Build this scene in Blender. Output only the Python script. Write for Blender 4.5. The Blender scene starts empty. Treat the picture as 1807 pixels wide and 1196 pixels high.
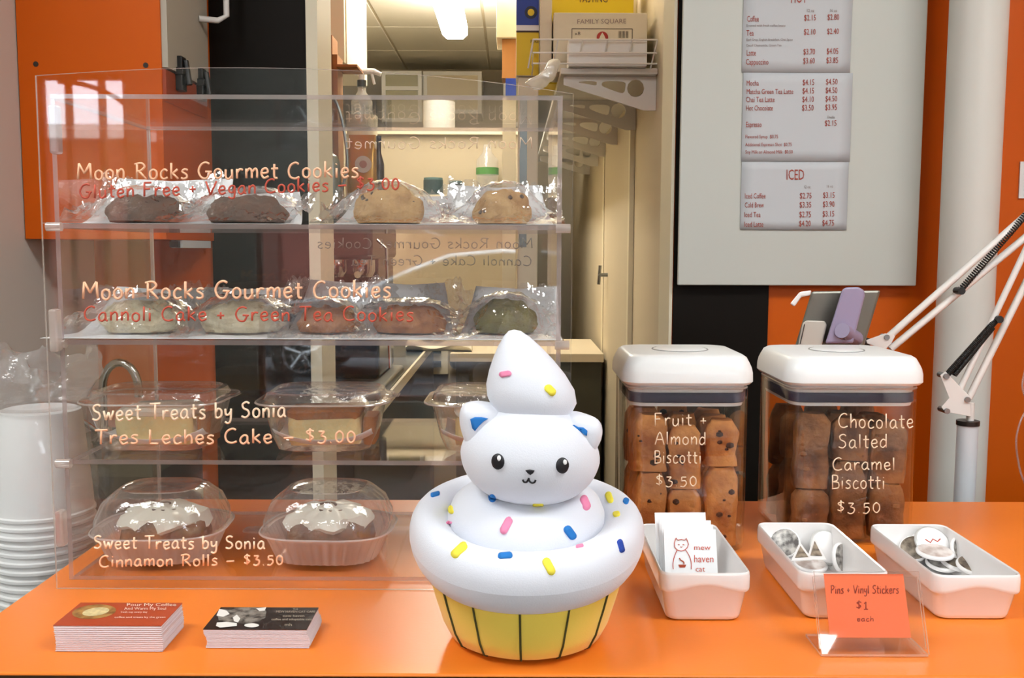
import bpy, bmesh, math, random
from mathutils import Vector, Matrix, noise
from mathutils.bvhtree import BVHTree

# ------------------------------------------------------------------ camera, world, exposure
scene = bpy.context.scene
COL = scene.collection
W_IMG, H_IMG, FPX = 1807.0, 1196.0, 1700.0
PITCH = math.atan(158.0 / FPX)
ROLL = math.radians(0.2)
CAM = Vector((0.0, 0.0, 1.33))
cam_data = bpy.data.cameras.new('camera')
cam_data.sensor_fit = 'HORIZONTAL'
cam_data.sensor_width = 36.0
cam_data.lens = FPX / W_IMG * 36.0
cam_data.clip_start = 0.02
cam_data.clip_end = 200
cam = bpy.data.objects.new('camera', cam_data)
COL.objects.link(cam)
CAMROT = Matrix.Rotation(math.pi / 2 - PITCH, 3, 'X') @ Matrix.Rotation(ROLL, 3, 'Z')
cam.matrix_world = Matrix.Translation(CAM) @ CAMROT.to_4x4()
scene.camera = cam

world = bpy.data.worlds.new('overcast_sky')
scene.world = world
world.use_nodes = True
bg = world.node_tree.nodes['Background']
bg.inputs['Color'].default_value = (0.80, 0.90, 1.0, 1)
bg.inputs['Strength'].default_value = 11.0

LAMP_FRONT = 15.5
LAMP_KITCHEN = 38.0
LAMP_ADDED = 11.0
vs = scene.view_settings
vs.view_transform = 'Standard'
vs.look = 'None'
vs.exposure = 0.10
vs.gamma = 1.0
vs.use_curve_mapping = False
cy = scene.cycles
cy.transparent_max_bounces = 64
cy.max_bounces = 8
cy.glossy_bounces = 3
cy.diffuse_bounces = 3
cy.use_adaptive_sampling = True
cy.adaptive_threshold = 0.08
cy.adaptive_min_samples = 20
cy.caustics_reflective = False
cy.caustics_refractive = False
cy.sample_clamp_indirect = 6.0
cy.use_denoising = True

ZC = 1.0          # counter top
random.seed(7)

# ------------------------------------------------------------------ pixel helpers
def ray(px, py):
    d = Vector(((px - W_IMG / 2) / FPX, (H_IMG / 2 - py) / FPX, -1.0))
    return (CAMROT @ d).normalized()

def at_y(px, py, Y):
    d = ray(px, py)
    return CAM + d * ((Y - CAM.y) / d.y)

def at_z(px, py, z):
    d = ray(px, py)
    return CAM + d * ((z - CAM.z) / d.z)

def at_x(px, py, x):
    d = ray(px, py)
    return CAM + d * ((x - CAM.x) / d.x)

def at_plane(px, py, p0, n):
    d = ray(px, py)
    return CAM + d * ((p0 - CAM).dot(n) / d.dot(n))

# ------------------------------------------------------------------ materials
def lin(c):
    c = c.lstrip('#')
    out = []
    for i in (0, 2, 4):
        v = int(c[i:i + 2], 16) / 255.0
        out.append(v / 12.92 if v <= 0.04045 else ((v + 0.055) / 1.055) ** 2.4)
    return (out[0], out[1], out[2], 1.0)

def mat(name, col, rough=0.5, metal=0.0, spec=0.5, bump=0.0, bscale=40.0, var=0.0, vscale=8.0,
        col2=None, sheen=0.0, sss=0.0):
    m = bpy.data.materials.new(name)
    m.use_nodes = True
    nt = m.node_tree
    b = nt.nodes['Principled BSDF']
    c = lin(col) if isinstance(col, str) else col
    b.inputs['Base Color'].default_value = c
    b.inputs['Roughness'].default_value = rough
    b.inputs['Metallic'].default_value = metal
    b.inputs['Specular IOR Level'].default_value = spec
    if sheen:
        b.inputs['Sheen Weight'].default_value = sheen
        b.inputs['Sheen Roughness'].default_value = 0.5
    if sss:
        b.inputs['Subsurface Weight'].default_value = sss
        b.inputs['Subsurface Radius'].default_value = (0.01, 0.01, 0.01)
    if var or bump:
        tc = nt.nodes.new('ShaderNodeTexCoord')
    if var:
        n = nt.nodes.new('ShaderNodeTexNoise')
        n.inputs['Scale'].default_value = vscale
        n.inputs['Detail'].default_value = 4.0
        nt.links.new(tc.outputs['Object'], n.inputs['Vector'])
        r = nt.nodes.new('ShaderNodeValToRGB')
        c2 = lin(col2) if col2 else tuple(x * (1 - var) for x in c[:3]) + (1,)
        r.color_ramp.elements[0].position = 0.5 - 0.5 * min(1, 0.35)
        r.color_ramp.elements[0].color = c2
        r.color_ramp.elements[1].position = 0.62
        r.color_ramp.elements[1].color = c
        nt.links.new(n.outputs['Fac'], r.inputs['Fac'])
        nt.links.new(r.outputs['Color'], b.inputs['Base Color'])
    if bump:
        n2 = nt.nodes.new('ShaderNodeTexNoise')
        n2.inputs['Scale'].default_value = bscale
        n2.inputs['Detail'].default_value = 5.0
        nt.links.new(tc.outputs['Object'], n2.inputs['Vector'])
        bp = nt.nodes.new('ShaderNodeBump')
        bp.inputs['Strength'].default_value = bump
        bp.inputs['Distance'].default_value = 0.004
        nt.links.new(n2.outputs['Fac'], bp.inputs['Height'])
        nt.links.new(bp.outputs['Normal'], b.inputs['Normal'])
    return m

def clear_mat(name, tint=(0.97, 0.97, 0.97), refl=0.045, graze=0.6, rough=0.02, haze=0.0, hazecol=(0.9, 0.9, 0.9),
              bump=0.0, bscale=30.0):
    """thin clear sheet: mostly see-through, mirror-like at grazing angles, optional milky haze"""
    m = bpy.data.materials.new(name)
    m.use_nodes = True
    nt = m.node_tree
    nt.nodes.remove(nt.nodes['Principled BSDF'])
    out = nt.nodes['Material Output']
    tr = nt.nodes.new('ShaderNodeBsdfTransparent')
    tr.inputs['Color'].default_value = (*tint, 1)
    gl = nt.nodes.new('ShaderNodeBsdfGlossy')
    gl.inputs['Roughness'].default_value = rough
    gl.inputs['Color'].default_value = (1, 1, 1, 1)
    lw = nt.nodes.new('ShaderNodeLayerWeight')
    lw.inputs['Blend'].default_value = 0.5
    pw = nt.nodes.new('ShaderNodeMath'); pw.operation = 'POWER'
    nt.links.new(lw.outputs['Facing'], pw.inputs[0]); pw.inputs[1].default_value = 4.0
    mu = nt.nodes.new('ShaderNodeMath'); mu.operation = 'MULTIPLY_ADD'
    nt.links.new(pw.outputs[0], mu.inputs[0]); mu.inputs[1].default_value = graze; mu.inputs[2].default_value = refl
    cl = nt.nodes.new('ShaderNodeClamp')
    nt.links.new(mu.outputs[0], cl.inputs[0])
    base = tr
    if haze:
        df = nt.nodes.new('ShaderNodeBsdfDiffuse')
        df.inputs['Color'].default_value = (*hazecol, 1)
        tl = nt.nodes.new('ShaderNodeBsdfTranslucent')
        tl.inputs['Color'].default_value = (*hazecol, 1)
        ad = nt.nodes.new('ShaderNodeMixShader'); ad.inputs[0].default_value = 0.45
        nt.links.new(df.outputs[0], ad.inputs[1]); nt.links.new(tl.outputs[0], ad.inputs[2])
        mh = nt.nodes.new('ShaderNodeMixShader'); mh.inputs[0].default_value = haze
        nt.links.new(tr.outputs[0], mh.inputs[1]); nt.links.new(ad.outputs[0], mh.inputs[2])
        base = mh
    mx = nt.nodes.new('ShaderNodeMixShader')
    nt.links.new(cl.outputs[0], mx.inputs[0])
    nt.links.new(base.outputs[0], mx.inputs[1])
    nt.links.new(gl.outputs[0], mx.inputs[2])
    nt.links.new(mx.outputs[0], out.inputs['Surface'])
    if bump:
        tc = nt.nodes.new('ShaderNodeTexCoord')
        n2 = nt.nodes.new('ShaderNodeTexNoise')
        n2.inputs['Scale'].default_value = bscale
        n2.inputs['Detail'].default_value = 3.0
        nt.links.new(tc.outputs['Object'], n2.inputs['Vector'])
        bp = nt.nodes.new('ShaderNodeBump')
        bp.inputs['Strength'].default_value = bump
        bp.inputs['Distance'].default_value = 0.006
        nt.links.new(n2.outputs['Fac'], bp.inputs['Height'])
        nt.links.new(bp.outputs['Normal'], gl.inputs['Normal'])
    return m

def glow_mat(name, col, strength):
    m = bpy.data.materials.new(name)
    m.use_nodes = True
    nt = m.node_tree
    nt.nodes.remove(nt.nodes['Principled BSDF'])
    e = nt.nodes.new('ShaderNodeEmission')
    e.inputs['Color'].default_value = (*col, 1)
    e.inputs['Strength'].default_value = strength
    nt.links.new(e.outputs[0], nt.nodes['Material Output'].inputs['Surface'])
    return m

M = {}
M['orange_top'] = mat('orange_laminate_counter', '#F5852C', 0.30, spec=0.4, bump=0.02, bscale=300, var=0.04, vscale=3)
M['orange_wall'] = mat('orange_laminate_wall', '#DA5F00', 0.45, spec=0.25, bump=0.02, bscale=200, var=0.05, vscale=2)
M['black'] = mat('black_laminate', '#120C06', 0.55, spec=0.15)
M['dark_wood'] = mat('dark_brown_paint', '#2A2018', 0.5)
M['wall_white'] = mat('off_white_paint', '#D9D2C8', 0.7, bump=0.03, bscale=120)
M['beige'] = mat('beige_paint', '#C9BBA2', 0.65, bump=0.03, bscale=120)
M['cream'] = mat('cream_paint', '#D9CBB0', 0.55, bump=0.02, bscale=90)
M['cream_light'] = mat('light_cream_paint', '#EADFC4', 0.5)
M['tile'] = mat('ceiling_tile', '#F3EDDD', 0.85, bump=0.15, bscale=260)
M['tilebar'] = mat('ceiling_bar', '#D6CBB2', 0.6)
M['partition'] = mat('darkened_cream_paint', '#AD9F86', 0.6)  # cream darkened to offset the lamp shining straight onto these walls
M['ceil'] = mat('white_ceiling', '#E8E4DC', 0.8)
M['floor'] = mat('grey_floor', '#8A8076', 0.5, var=0.15, vscale=3)
M['brick'] = mat('red_brick', '#7E4436', 0.8, var=0.25, vscale=1.5)
M['asphalt'] = mat('asphalt', '#55565A', 0.85)
M['dark_olive'] = mat('olive_grey_laminate', '#4B4A3C', 0.5)
M['white_plastic'] = mat('white_plastic', '#F2F3F3', 0.28, spec=0.5)
M['white_metal'] = mat('white_painted_metal', '#E9E6E2', 0.35)
M['column'] = mat('white_column_paint', '#DCDAD2', 0.42)
M['board'] = mat('whiteboard', '#CCCEC6', 0.4)
M['paper'] = mat('white_paper', '#CDD0D4', 0.75)
M['paper_white'] = mat('bright_white_paper', '#F1F1F2', 0.7)
M['red_ink'] = mat('red_brown_ink', '#A8402E', 0.7)
M['grey_ink'] = mat('grey_ink', '#8C7A76', 0.7)
M['porcelain'] = mat('white_porcelain', '#EEEBEA', 0.12, spec=0.6)
M['acrylic'] = clear_mat('clear_acrylic', (0.99, 0.988, 0.986), 0.036, 0.55)
M['acrylic_edge'] = clear_mat('acrylic_cut_edge_glow', (0.72, 0.62, 0.62), 0.10, 0.4, 0.15, haze=0.35, hazecol=(0.86, 0.74, 0.72))  # light caught in the sheet edges, painted as a pinkish grey tint
M['acrylic_bright_edge'] = clear_mat('acrylic_bright_edge_glow', (0.9, 0.85, 0.82), 0.12, 0.4, 0.15, haze=0.45, hazecol=(1, 0.93, 0.88))  # lighter version of the edge glow put into the colour
M['jar'] = clear_mat('clear_jar_plastic', (0.975, 0.972, 0.965), 0.05, 0.7)
M['shell'] = clear_mat('clear_clamshell', (0.965, 0.96, 0.955), 0.09, 0.75, 0.06, haze=0.075, hazecol=(0.95, 0.9, 0.88), bump=0.25, bscale=60)
M['shell_base'] = clear_mat('milky_clamshell_base', (0.95, 0.92, 0.91), 0.08, 0.6, 0.12, haze=0.66, hazecol=(0.96, 0.88, 0.86))
M['cello'] = clear_mat('crinkled_cellophane', (0.97, 0.97, 0.97), 0.24, 0.8, 0.07, haze=0.05, hazecol=(0.95, 0.95, 0.97), bump=0.5, bscale=55)
M['film'] = clear_mat('thin_bag_film', (0.96, 0.96, 0.96), 0.10, 0.7, 0.12, haze=0.26, hazecol=(0.9, 0.9, 0.92), bump=0.6, bscale=45)
M['ink_white'] = mat('white_chalk_marker', '#FFE4C6', 0.6)
M['ink_peach'] = mat('peach_chalk_marker', '#FFC6A0', 0.6)
M['ink_red'] = mat('red_chalk_marker', '#C8543F', 0.6)
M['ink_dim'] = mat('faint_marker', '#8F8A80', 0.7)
M['chrome'] = mat('chrome', '#C9C9C8', 0.12, metal=1.0)
M['steel'] = mat('brushed_steel', '#8E9394', 0.3, metal=0.9)
M['black_metal'] = mat('black_metal', '#1E1C1B', 0.35, spec=0.5)
M['cardboard'] = mat('brown_cardboard', '#A4713F', 0.8)
M['bag_white'] = clear_mat('milky_plastic_bag', (0.93, 0.93, 0.93), 0.1, 0.6, 0.15, haze=0.55, hazecol=(0.95, 0.93, 0.9), bump=0.6, bscale=45)
M['foam'] = mat('white_foam', '#F6F7F6', 0.5)

# ------------------------------------------------------------------ mesh builder
class MB:
    def __init__(self):
        self.v = []; self.f = []; self.mi = []
    def add(self, verts, faces, mi=0):
        o = len(self.v)
        self.v += [Vector(p) for p in verts]
        self.f += [tuple(i + o for i in fc) for fc in faces]
        self.mi += [mi] * len(faces)
        return self
    def box(self, a, b, mi=0):
        x0, y0, z0 = a; x1, y1, z1 = b
        p = [(x0, y0, z0), (x1, y0, z0), (x1, y1, z0), (x0, y1, z0), (x0, y0, z1), (x1, y0, z1), (x1, y1, z1), (x0, y1, z1)]
        return self.add(p, [(0, 3, 2, 1), (4, 5, 6, 7), (0, 1, 5, 4), (1, 2, 6, 5), (2, 3, 7, 6), (3, 0, 4, 7)], mi)
    def loft(self, rings, cap0=True, cap1=True, closed=True, mi=0):
        n = len(rings[0]); vs_, fs = [], []
        for r in rings: vs_ += list(r)
        for k in range(len(rings) - 1):
            for i in range(n if closed else n - 1):
                j = (i + 1) % n
                fs.append((k * n + i, k * n + j, (k + 1) * n + j, (k + 1) * n + i))
        if cap0: fs.append(tuple(range(n))[::-1])
        if cap1: fs.append(tuple(range((len(rings) - 1) * n, len(rings) * n)))
        return self.add(vs_, fs, mi)
    def lathe(self, prof, n=32, c=(0, 0, 0), mi=0, cap0=True, cap1=True, mod=None):
        rings = []
        for (r, z) in prof:
            ring = []
            for i in range(n):
                a = 2 * math.pi * i / n
                rr = r * (mod(a, z) if mod else 1.0)
                ring.append((c[0] + rr * math.cos(a), c[1] + rr * math.sin(a), c[2] + z))
            rings.append(ring)
        return self.loft(rings, cap0, cap1, True, mi)
    def tube(self, pts, r, n=8, mi=0, closed=False, r2=None):
        pts = [Vector(p) for p in pts]
        if len(pts) < 2: return self
        rings = []; up = None
        for i, p in enumerate(pts):
            if closed:
                t = pts[(i + 1) % len(pts)] - pts[i - 1]
            else:
                t = pts[min(i + 1, len(pts) - 1)] - pts[max(i - 1, 0)]
            if t.length < 1e-9: t = Vector((0, 0, 1))
            t.normalize()
            if up is None:
                up = Vector((0, 0, 1)) if abs(t.z) < 0.9 else Vector((0, 1, 0))
            s = t.cross(up)
            if s.length < 1e-6: s = t.cross(Vector((1, 0, 0)))
            s.normalize(); up = s.cross(t).normalized()
            rr = r if r2 is None else r + (r2 - r) * i / (len(pts) - 1)
            rings.append([p + (s * math.cos(2 * math.pi * k / n) + up * math.sin(2 * math.pi * k / n)) * rr for k in range(n)])
        if closed: rings.append(rings[0])
        return self.loft(rings, not closed, not closed, True, mi)
    def disc_between(self, a, b, r, n=16, mi=0, r2=None):
        return self.tube([a, b], r, n, mi, r2=r2)
    def grid(self, fn, nu, nv, mi=0):
        vs_ = [fn(i / (nu - 1), j / (nv - 1)) for j in range(nv) for i in range(nu)]
        fs = [(j * nu + i, j * nu + i + 1, (j + 1) * nu + i + 1, (j + 1) * nu + i) for j in range(nv - 1) for i in range(nu - 1)]
        return self.add(vs_, fs, mi)
    def xform(self, mtx):
        self.v = [mtx @ p for p in self.v]; return self
    def build(self, name, mats, parent=None, smooth=False, world=False, recalc=True, bevel=0.0, solid=0.0):
        me = bpy.data.meshes.new(name)
        off = Vector((0, 0, 0))
        if parent is not None and world:
            q = parent
            while q is not None:
                off = off + q.location; q = q.parent
        me.from_pydata([tuple(p - off) for p in self.v], [], self.f)
        if not isinstance(mats, (list, tuple)): mats = [mats]
        for m in mats: me.materials.append(m)
        for p, k in zip(me.polygons, self.mi): p.material_index = k
        if recalc:
            bm = bmesh.new(); bm.from_mesh(me)
            bmesh.ops.recalc_face_normals(bm, faces=bm.faces); bm.to_mesh(me); bm.free()
        o = bpy.data.objects.new(name, me)
        COL.objects.link(o)
        if smooth:
            for p in me.polygons: p.use_smooth = True
            if smooth != 'all':
                try: me.set_sharp_from_angle(angle=math.radians(40))
                except Exception: pass
        if solid:
            s = o.modifiers.new('thickness', 'SOLIDIFY'); s.thickness = solid; s.offset = 0
        if bevel:
            b = o.modifiers.new('bevel', 'BEVEL'); b.width = bevel; b.segments = 2; b.limit_method = 'ANGLE'
        if parent is not None: o.parent = parent
        return o

def tag(o, label, cat, group=None):
    o['label'] = label; o['category'] = cat
    if group: o['group'] = group
    return o

def struct(o, label=None):
    o['kind'] = 'structure'
    if label:
        o['label'] = label
    return o

def thing(name, label, cat, loc=(0, 0, 0), rz=0.0, group=None):
    o = bpy.data.objects.new(name, None)
    o.empty_display_size = 0.02
    COL.objects.link(o)
    o.location = loc; o.rotation_euler = (0, 0, rz)
    return tag(o, label, cat, group)

def copy_tree(o, parent=None):
    c = o.copy(); COL.objects.link(c)
    if parent is not None: c.parent = parent
    for ch in [x for x in list(bpy.data.objects) if x.parent == o and x is not c]:
        copy_tree(ch, c)
    return c

def rrect(w, d, r, n=5, z=0.0, c=(0, 0)):
    """rounded rectangle outline, centred, counter-clockwise"""
    pts = []
    r = min(r, w / 2 - 1e-5, d / 2 - 1e-5)
    for (sx, sy, a0) in ((1, 1, 0), (-1, 1, 90), (-1, -1, 180), (1, -1, 270)):
        for k in range(n + 1):
            a = math.radians(a0 + 90 * k / n)
            pts.append((c[0] + sx * (w / 2 - r) + r * math.cos(a), c[1] + sy * (d / 2 - r) + r * math.sin(a), z))
    return pts

def rbox(mb, a, b, r=0.002, rc=None, mi=0):
    """box with softened edges: rounded plan corners and chamfered top and bottom"""
    w, d, h = b[0] - a[0], b[1] - a[1], b[2] - a[2]
    c = ((a[0] + b[0]) / 2, (a[1] + b[1]) / 2)
    rc = rc or r
    rings = [rrect(w - 2 * r, d - 2 * r, rc, 4, a[2], c), rrect(w - .6 * r, d - .6 * r, rc, 4, a[2] + .3 * r, c), rrect(w, d, rc, 4, a[2] + r, c),
             rrect(w, d, rc, 4, b[2] - r, c), rrect(w - .6 * r, d - .6 * r, rc, 4, b[2] - .3 * r, c), rrect(w - 2 * r, d - 2 * r, rc, 4, b[2], c)]
    return mb.loft(rings, mi=mi)

def pbox(mb, px0, py0, px1, py1, Y, depth, mi=0, r=0.0):
    """box whose front face lies in the plane y=Y and covers the given pixels there"""
    m = (py0 + py1) / 2
    x0 = at_y(px0, m, Y).x; x1 = at_y(px1, m, Y).x
    z1 = at_y((px0 + px1) / 2, py0, Y).z; z0 = at_y((px0 + px1) / 2, py1, Y).z
    a, b = (x0, Y, z0), (x1, Y + depth, z1)
    if r: rbox(mb, a, b, r, mi=mi)
    else: mb.box(a, b, mi)
    return a, b

def fbm(p, s=1.0, seed=0.0):
    return noise.fractal(Vector(p) * s + Vector((seed * 7.3, seed * 3.1, seed * 11.7)), 1.0, 2.0, 3)

def smooth_poly(pts, k=4, closed=False):
    """Catmull-Rom through 2D or 3D points"""
    P = [Vector(p) for p in pts]
    if len(P) < 3 and not closed: return P
    out = []
    n = len(P)
    for i in range(n if closed else n - 1):
        p0 = P[i - 1] if (closed or i > 0) else P[0]
        p1 = P[i]; p2 = P[(i + 1) % n]
        p3 = P[(i + 2) % n] if (closed or i + 2 < n) else P[-1]
        for j in range(k):
            t = j / k
            out.append(0.5 * ((2 * p1) + (p2 - p0) * t + (2 * p0 - 5 * p1 + 4 * p2 - p3) * t * t + (3 * p1 - p0 - 3 * p2 + p3) * t ** 3))
    if not closed: out.append(P[-1])
    return out

# ------------------------------------------------------------------ handwriting (stroke letters on a 0-10 grid)
HW = {
 'A': (8, [[(0, 0), (4, 10), (7.5, 0)], [(1.5, 4), (6.3, 4)]]),
 'B': (7, [[(1, 0), (1, 10)], [(1, 10), (5, 9.5), (5, 6.3), (1.5, 5.2), (6, 4.5), (6, .8), (.5, 0)]]),
 'C': (8, [[(7, 9), (5, 10), (2, 8.5), (.5, 5), (1.5, 1.2), (4.5, 0), (7.5, 1)]]),
 'F': (7, [[(1, 0), (1, 10)], [(1, 10), (6, 10)], [(1, 5.3), (5, 5.5)]]),
 'G': (9, [[(7.5, 9), (5, 10), (2, 8.5), (.5, 4.5), (2.5, .5), (6, .2), (7.8, 4)], [(5, 4.2), (9, 4)]]),
 'L': (7, [[(1, 10), (1, .3)], [(1, .3), (6, .2)]]),
 'M': (10, [[(.5, 0), (1.2, 10)], [(1.2, 10), (4.8, 3.5)], [(4.8, 3.5), (8.5, 10)], [(8.5, 10), (9.2, 0)]]),
 'P': (7, [[(1, 0), (1, 10)], [(0, 9.5), (4.5, 10), (6.5, 7.5), (4, 5), (1.2, 4.6)]]),
 'R': (8, [[(1.5, 0), (1.5, 10)], [(0, 9.3), (4.5, 10), (6.5, 7.8), (4, 5.3), (1.8, 5)], [(3, 5), (7.5, 0)]]),
 'S': (7, [[(6, 9), (4, 10), (1.3, 8.6), (2, 6), (5, 4.5), (5.8, 2), (3.5, 0), (.5, .8)]]),
 'T': (7.5, [[(0, 9.8), (7.5, 10)], [(3.8, 10), (3.5, 0)]]),
 'V': (8, [[(.3, 10), (3.6, 0)], [(3.6, 0), (8, 10)]]),
 'a': (6.5, [[(5, 5.4), (3, 6), (1, 4), (.8, 1.5), (2.6, 0), (4.8, 2), (5, 5.4)], [(5, 5.4), (5.2, 1), (6.4, .2)]]),
 'b': (6, [[(1, 10), (1, 0)], [(1, 3.5), (3, 6), (5.2, 4.5), (4.8, 1), (2.5, 0), (1, .8)]]),
 'c': (5.5, [[(5, 5), (3, 6), (1, 4), (1.2, 1), (3, 0), (5.3, 1)]]),
 'd': (6.3, [[(5, 5), (3, 6), (1, 4), (1, 1), (3, 0), (5, 1.8)], [(5.2, 10), (5.2, 0)]]),
 'e': (5.8, [[(1, 3), (4.8, 3.6), (4, 6), (1.6, 5.4), (.8, 2.6), (2.5, 0), (5.4, 1.2)]]),
 'g': (6, [[(5, 5.4), (3, 6), (1, 4), (1.5, 1.3), (4, 1.2), (5, 5.4)], [(5, 5.6), (5, -2), (3, -3.4), (.6, -2.2)]]),
 'h': (6, [[(1, 10), (1, 0)], [(1, 3.5), (3.4, 6), (5, 4.5), (5, 0)]]),
 'i': (2.8, [[(1.3, 6), (1.3, 0)], [(1.2, 8.3), (1.5, 8.6)]]),
 'k': (6, [[(1, 10), (1, 0)], [(5, 6), (1.2, 2.8)], [(2, 3.4), (5.5, 0)]]),
 'l': (2.6, [[(1.2, 10), (1.2, 0)]]),
 'm': (9, [[(1, 6), (1, 0)], [(1, 3.6), (3, 6), (4.5, 4.5), (4.6, 0)], [(4.6, 3.6), (6.8, 6), (8, 4.5), (8, 0)]]),
 'n': (6, [[(1, 6), (1, 0)], [(1, 3.6), (3.4, 6), (5, 4.5), (5, 0)]]),
 'o': (6, [[(3, 6), (1, 4.6), (1, 1.4), (3, 0), (5, 1.4), (5, 4.6), (3, 6)]]),
 'p': (6, [[(1, 6), (1, -3)], [(1, 3.5), (3, 6), (5, 4.5), (4.8, 1), (2.5, 0), (1, .8)]]),
 'r': (5, [[(1, 6), (1, 0)], [(1, 3.2), (2.8, 5.8), (4.8, 5.4)]]),
 's': (5, [[(4.6, 5.4), (2.6, 6), (1, 4.6), (3.8, 2.6), (4, .8), (2, 0), (.4, .6)]]),
 't': (4.8, [[(2.2, 9), (2.2, 1), (4.2, .2)], [(.3, 6), (4.6, 6.2)]]),
 'u': (6.2, [[(1, 6), (1, 1.2), (3, 0), (5, 2)], [(5, 6), (5.2, 0)]]),
 'v': (5.4, [[(.6, 6), (2.6, 0)], [(2.6, 0), (4.9, 6)]]),
 'w': (8, [[(.5, 6), (2, 0)], [(2, 0), (4, 5)], [(4, 5), (5.6, 0)], [(5.6, 0), (7.4, 6)]]),
 'y': (5.8, [[(.8, 6), (1.2, 2.6), (3, 2), (4.8, 4)], [(5, 6), (4.6, -1.5), (2.6, -3.4), (.6, -2.4)]]),
 '$': (6.5, [[(5.4, 8), (3.4, 8.8), (1.2, 7.5), (3.4, 5.4), (5, 3.6), (3, 1.8), (.8, 2.6)], [(3.2, 10.2), (3.2, .6)]]),
 '0': (6, [[(3, 8), (1, 6), (1, 2), (3, 0), (5, 2), (5, 6), (3, 8)]]),
 '1': (4.5, [[(.8, 6.5), (2.4, 8.5)], [(2.4, 8.5), (2.4, 0)], [(.6, 0), (4.2, 0)]]),
 '3': (6, [[(1, 8), (4.5, 8)], [(4.5, 8), (2.4, 5)], [(2.4, 5), (5, 3.8), (4.6, .8), (2.4, -.4), (.4, .5)]]),
 '5': (6, [[(5, 8), (1.6, 8)], [(1.6, 8), (1.3, 4.8)], [(1.3, 4.8), (4, 5), (5, 2.6), (3, 0), (.6, .4)]]),
 '.': (2.6, [[(1.1, .1), (1.4, .3)]]),
 ',': (2.6, [[(1.4, .6), (.8, -1.4)]]),
 '+': (6, [[(.6, 4), (5, 4)], [(2.8, 6.4), (2.8, 1.6)]]),
 '-': (7.5, [[(.8, 3.4), (6.6, 3.6)]]),
 ' ': (4, []),
}

def hand_strokes(text):
    x = 0.0; out = []
    rnd = random.Random(text)
    for ch in text:
        w, st = HW[ch]
        dy = rnd.uniform(-.35, .35)
        for s in st:
            q = smooth_poly([(px + x, py + dy, 0) for px, py in s], 4)
            out.append([(p.x, p.y) for p in q])
        x += w + 1.1
    return out, x - 1.1

def handwrite(parent, text, px0, px1, ybase, cap, where, material, r, name='lettering', slope=0.0, mirror=False):
    """hand lettering between two pixel columns on a surface; where(px,py) gives the surface point"""
    st, w = hand_strokes(text)
    mb = MB()
    for s in st:
        pts = []
        for (u, v) in s:
            t = u / w
            if mirror: t = 1 - t
            px = px0 + (px1 - px0) * t
            pts.append(where(px, ybase - v * cap / 10.0 + slope * (px - px0)))
        mb.tube(pts, r, 5)
    return mb.build(name, material, parent, smooth='all', world=True)

# ------------------------------------------------------------------ printed lettering (built-in font)
_glyph_cache = {}
def print_mesh(text):
    if text in _glyph_cache: return _glyph_cache[text]
    cu = bpy.data.curves.new('print', 'FONT')
    cu.body = text; cu.resolution_u = 2
    ob = bpy.data.objects.new('print', cu); COL.objects.link(ob)
    dg = bpy.context.evaluated_depsgraph_get()
    ev = ob.evaluated_get(dg); me = ev.to_mesh()
    vv = [v.co.copy() for v in me.vertices]; ff = [tuple(p.vertices) for p in me.polygons]
    ev.to_mesh_clear()
    bpy.data.objects.remove(ob); bpy.data.curves.remove(cu)
    w = max([v.x for v in vv] or [0.0])
    _glyph_cache[text] = (vv, ff, w)
    return _glyph_cache[text]

def print_text(mb, text, px0, px1, ybase, cap, where, mi=0, slope=0.0):
    vv, ff, w = print_mesh(text)
    if not vv: return
    verts = []
    for v in vv:
        px = px0 + (px1 - px0) * v.x / w
        verts.append(where(px, ybase - v.y / 0.69 * cap + slope * (px - px0)))
    mb.add(verts, ff, mi)

# ================================================================== the room (structure)
YW = 1.90                       # wall behind the counter
XL = at_y(38, 300, 1.63).x      # side wall on the left
XR, YF, YK, ZCEIL = 2.8, -4.0, 6.0, 2.8
ZK = 2.42                       # kitchen ceiling

struct(MB().box((-3.4, YF, -0.05), (XR, YK + .1, 0)).build('floor', M['floor']))
struct(MB().box((-3.4, YF, ZCEIL), (XR, YW, ZCEIL + .05)).build('ceiling', M['ceil']))
xj0, xj1 = at_y(548, 450, YW).x, at_y(1187, 450, YW).x
xb0, xb1 = at_y(377, 450, YW).x, at_y(1357, 450, YW).x
wb = MB()
wb.box((-1.26, YW, 0), (xj0, YW + .1, ZCEIL)).box((xj1, YW, 0), (XR, YW + .1, ZCEIL)).box((xj0, YW, 2.3), (xj1, YW + .1, ZCEIL))
struct(wb.build('wall_back', M['orange_wall']))
struct(MB().box((xb0, YW - .006, 0), (xj0 - .002, YW - .0005, ZCEIL)).build('trim_1', M['black']))
struct(MB().box((xj1 + .002, YW - .006, 0), (xb1, YW - .0005, ZCEIL)).build('trim_2', M['black']))
# door lining of the opening into the kitchen
struct(MB().box((xj0, YW - .012, 0), (xj0 + .022, YW + .13, 2.3)).build('trim_3', M['cream_light']))
struct(MB().box((xj1 - .006, YW - .004, 0), (xj1, YW + .13, 2.3)).build('trim_4', M['cream_light']))
struct(MB().box((XL - .1, 1.15, 0), (XL, YW + .1, ZCEIL)).build('wall_left', M['wall_white']))
# front room shell
struct(MB().box((-3.5, 1.15, 0), (XL - .1, 1.25, ZCEIL)).build('wall_front_left', M['wall_white']))
struct(MB().box((-3.5, YF, 0), (-3.4, 1.25, ZCEIL)).build('wall_side_left', M['wall_white']))
struct(MB().box((XR, YF, 0), (XR + .1, YW + .1, ZCEIL)).build('wall_right', M['wall_white']))
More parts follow.
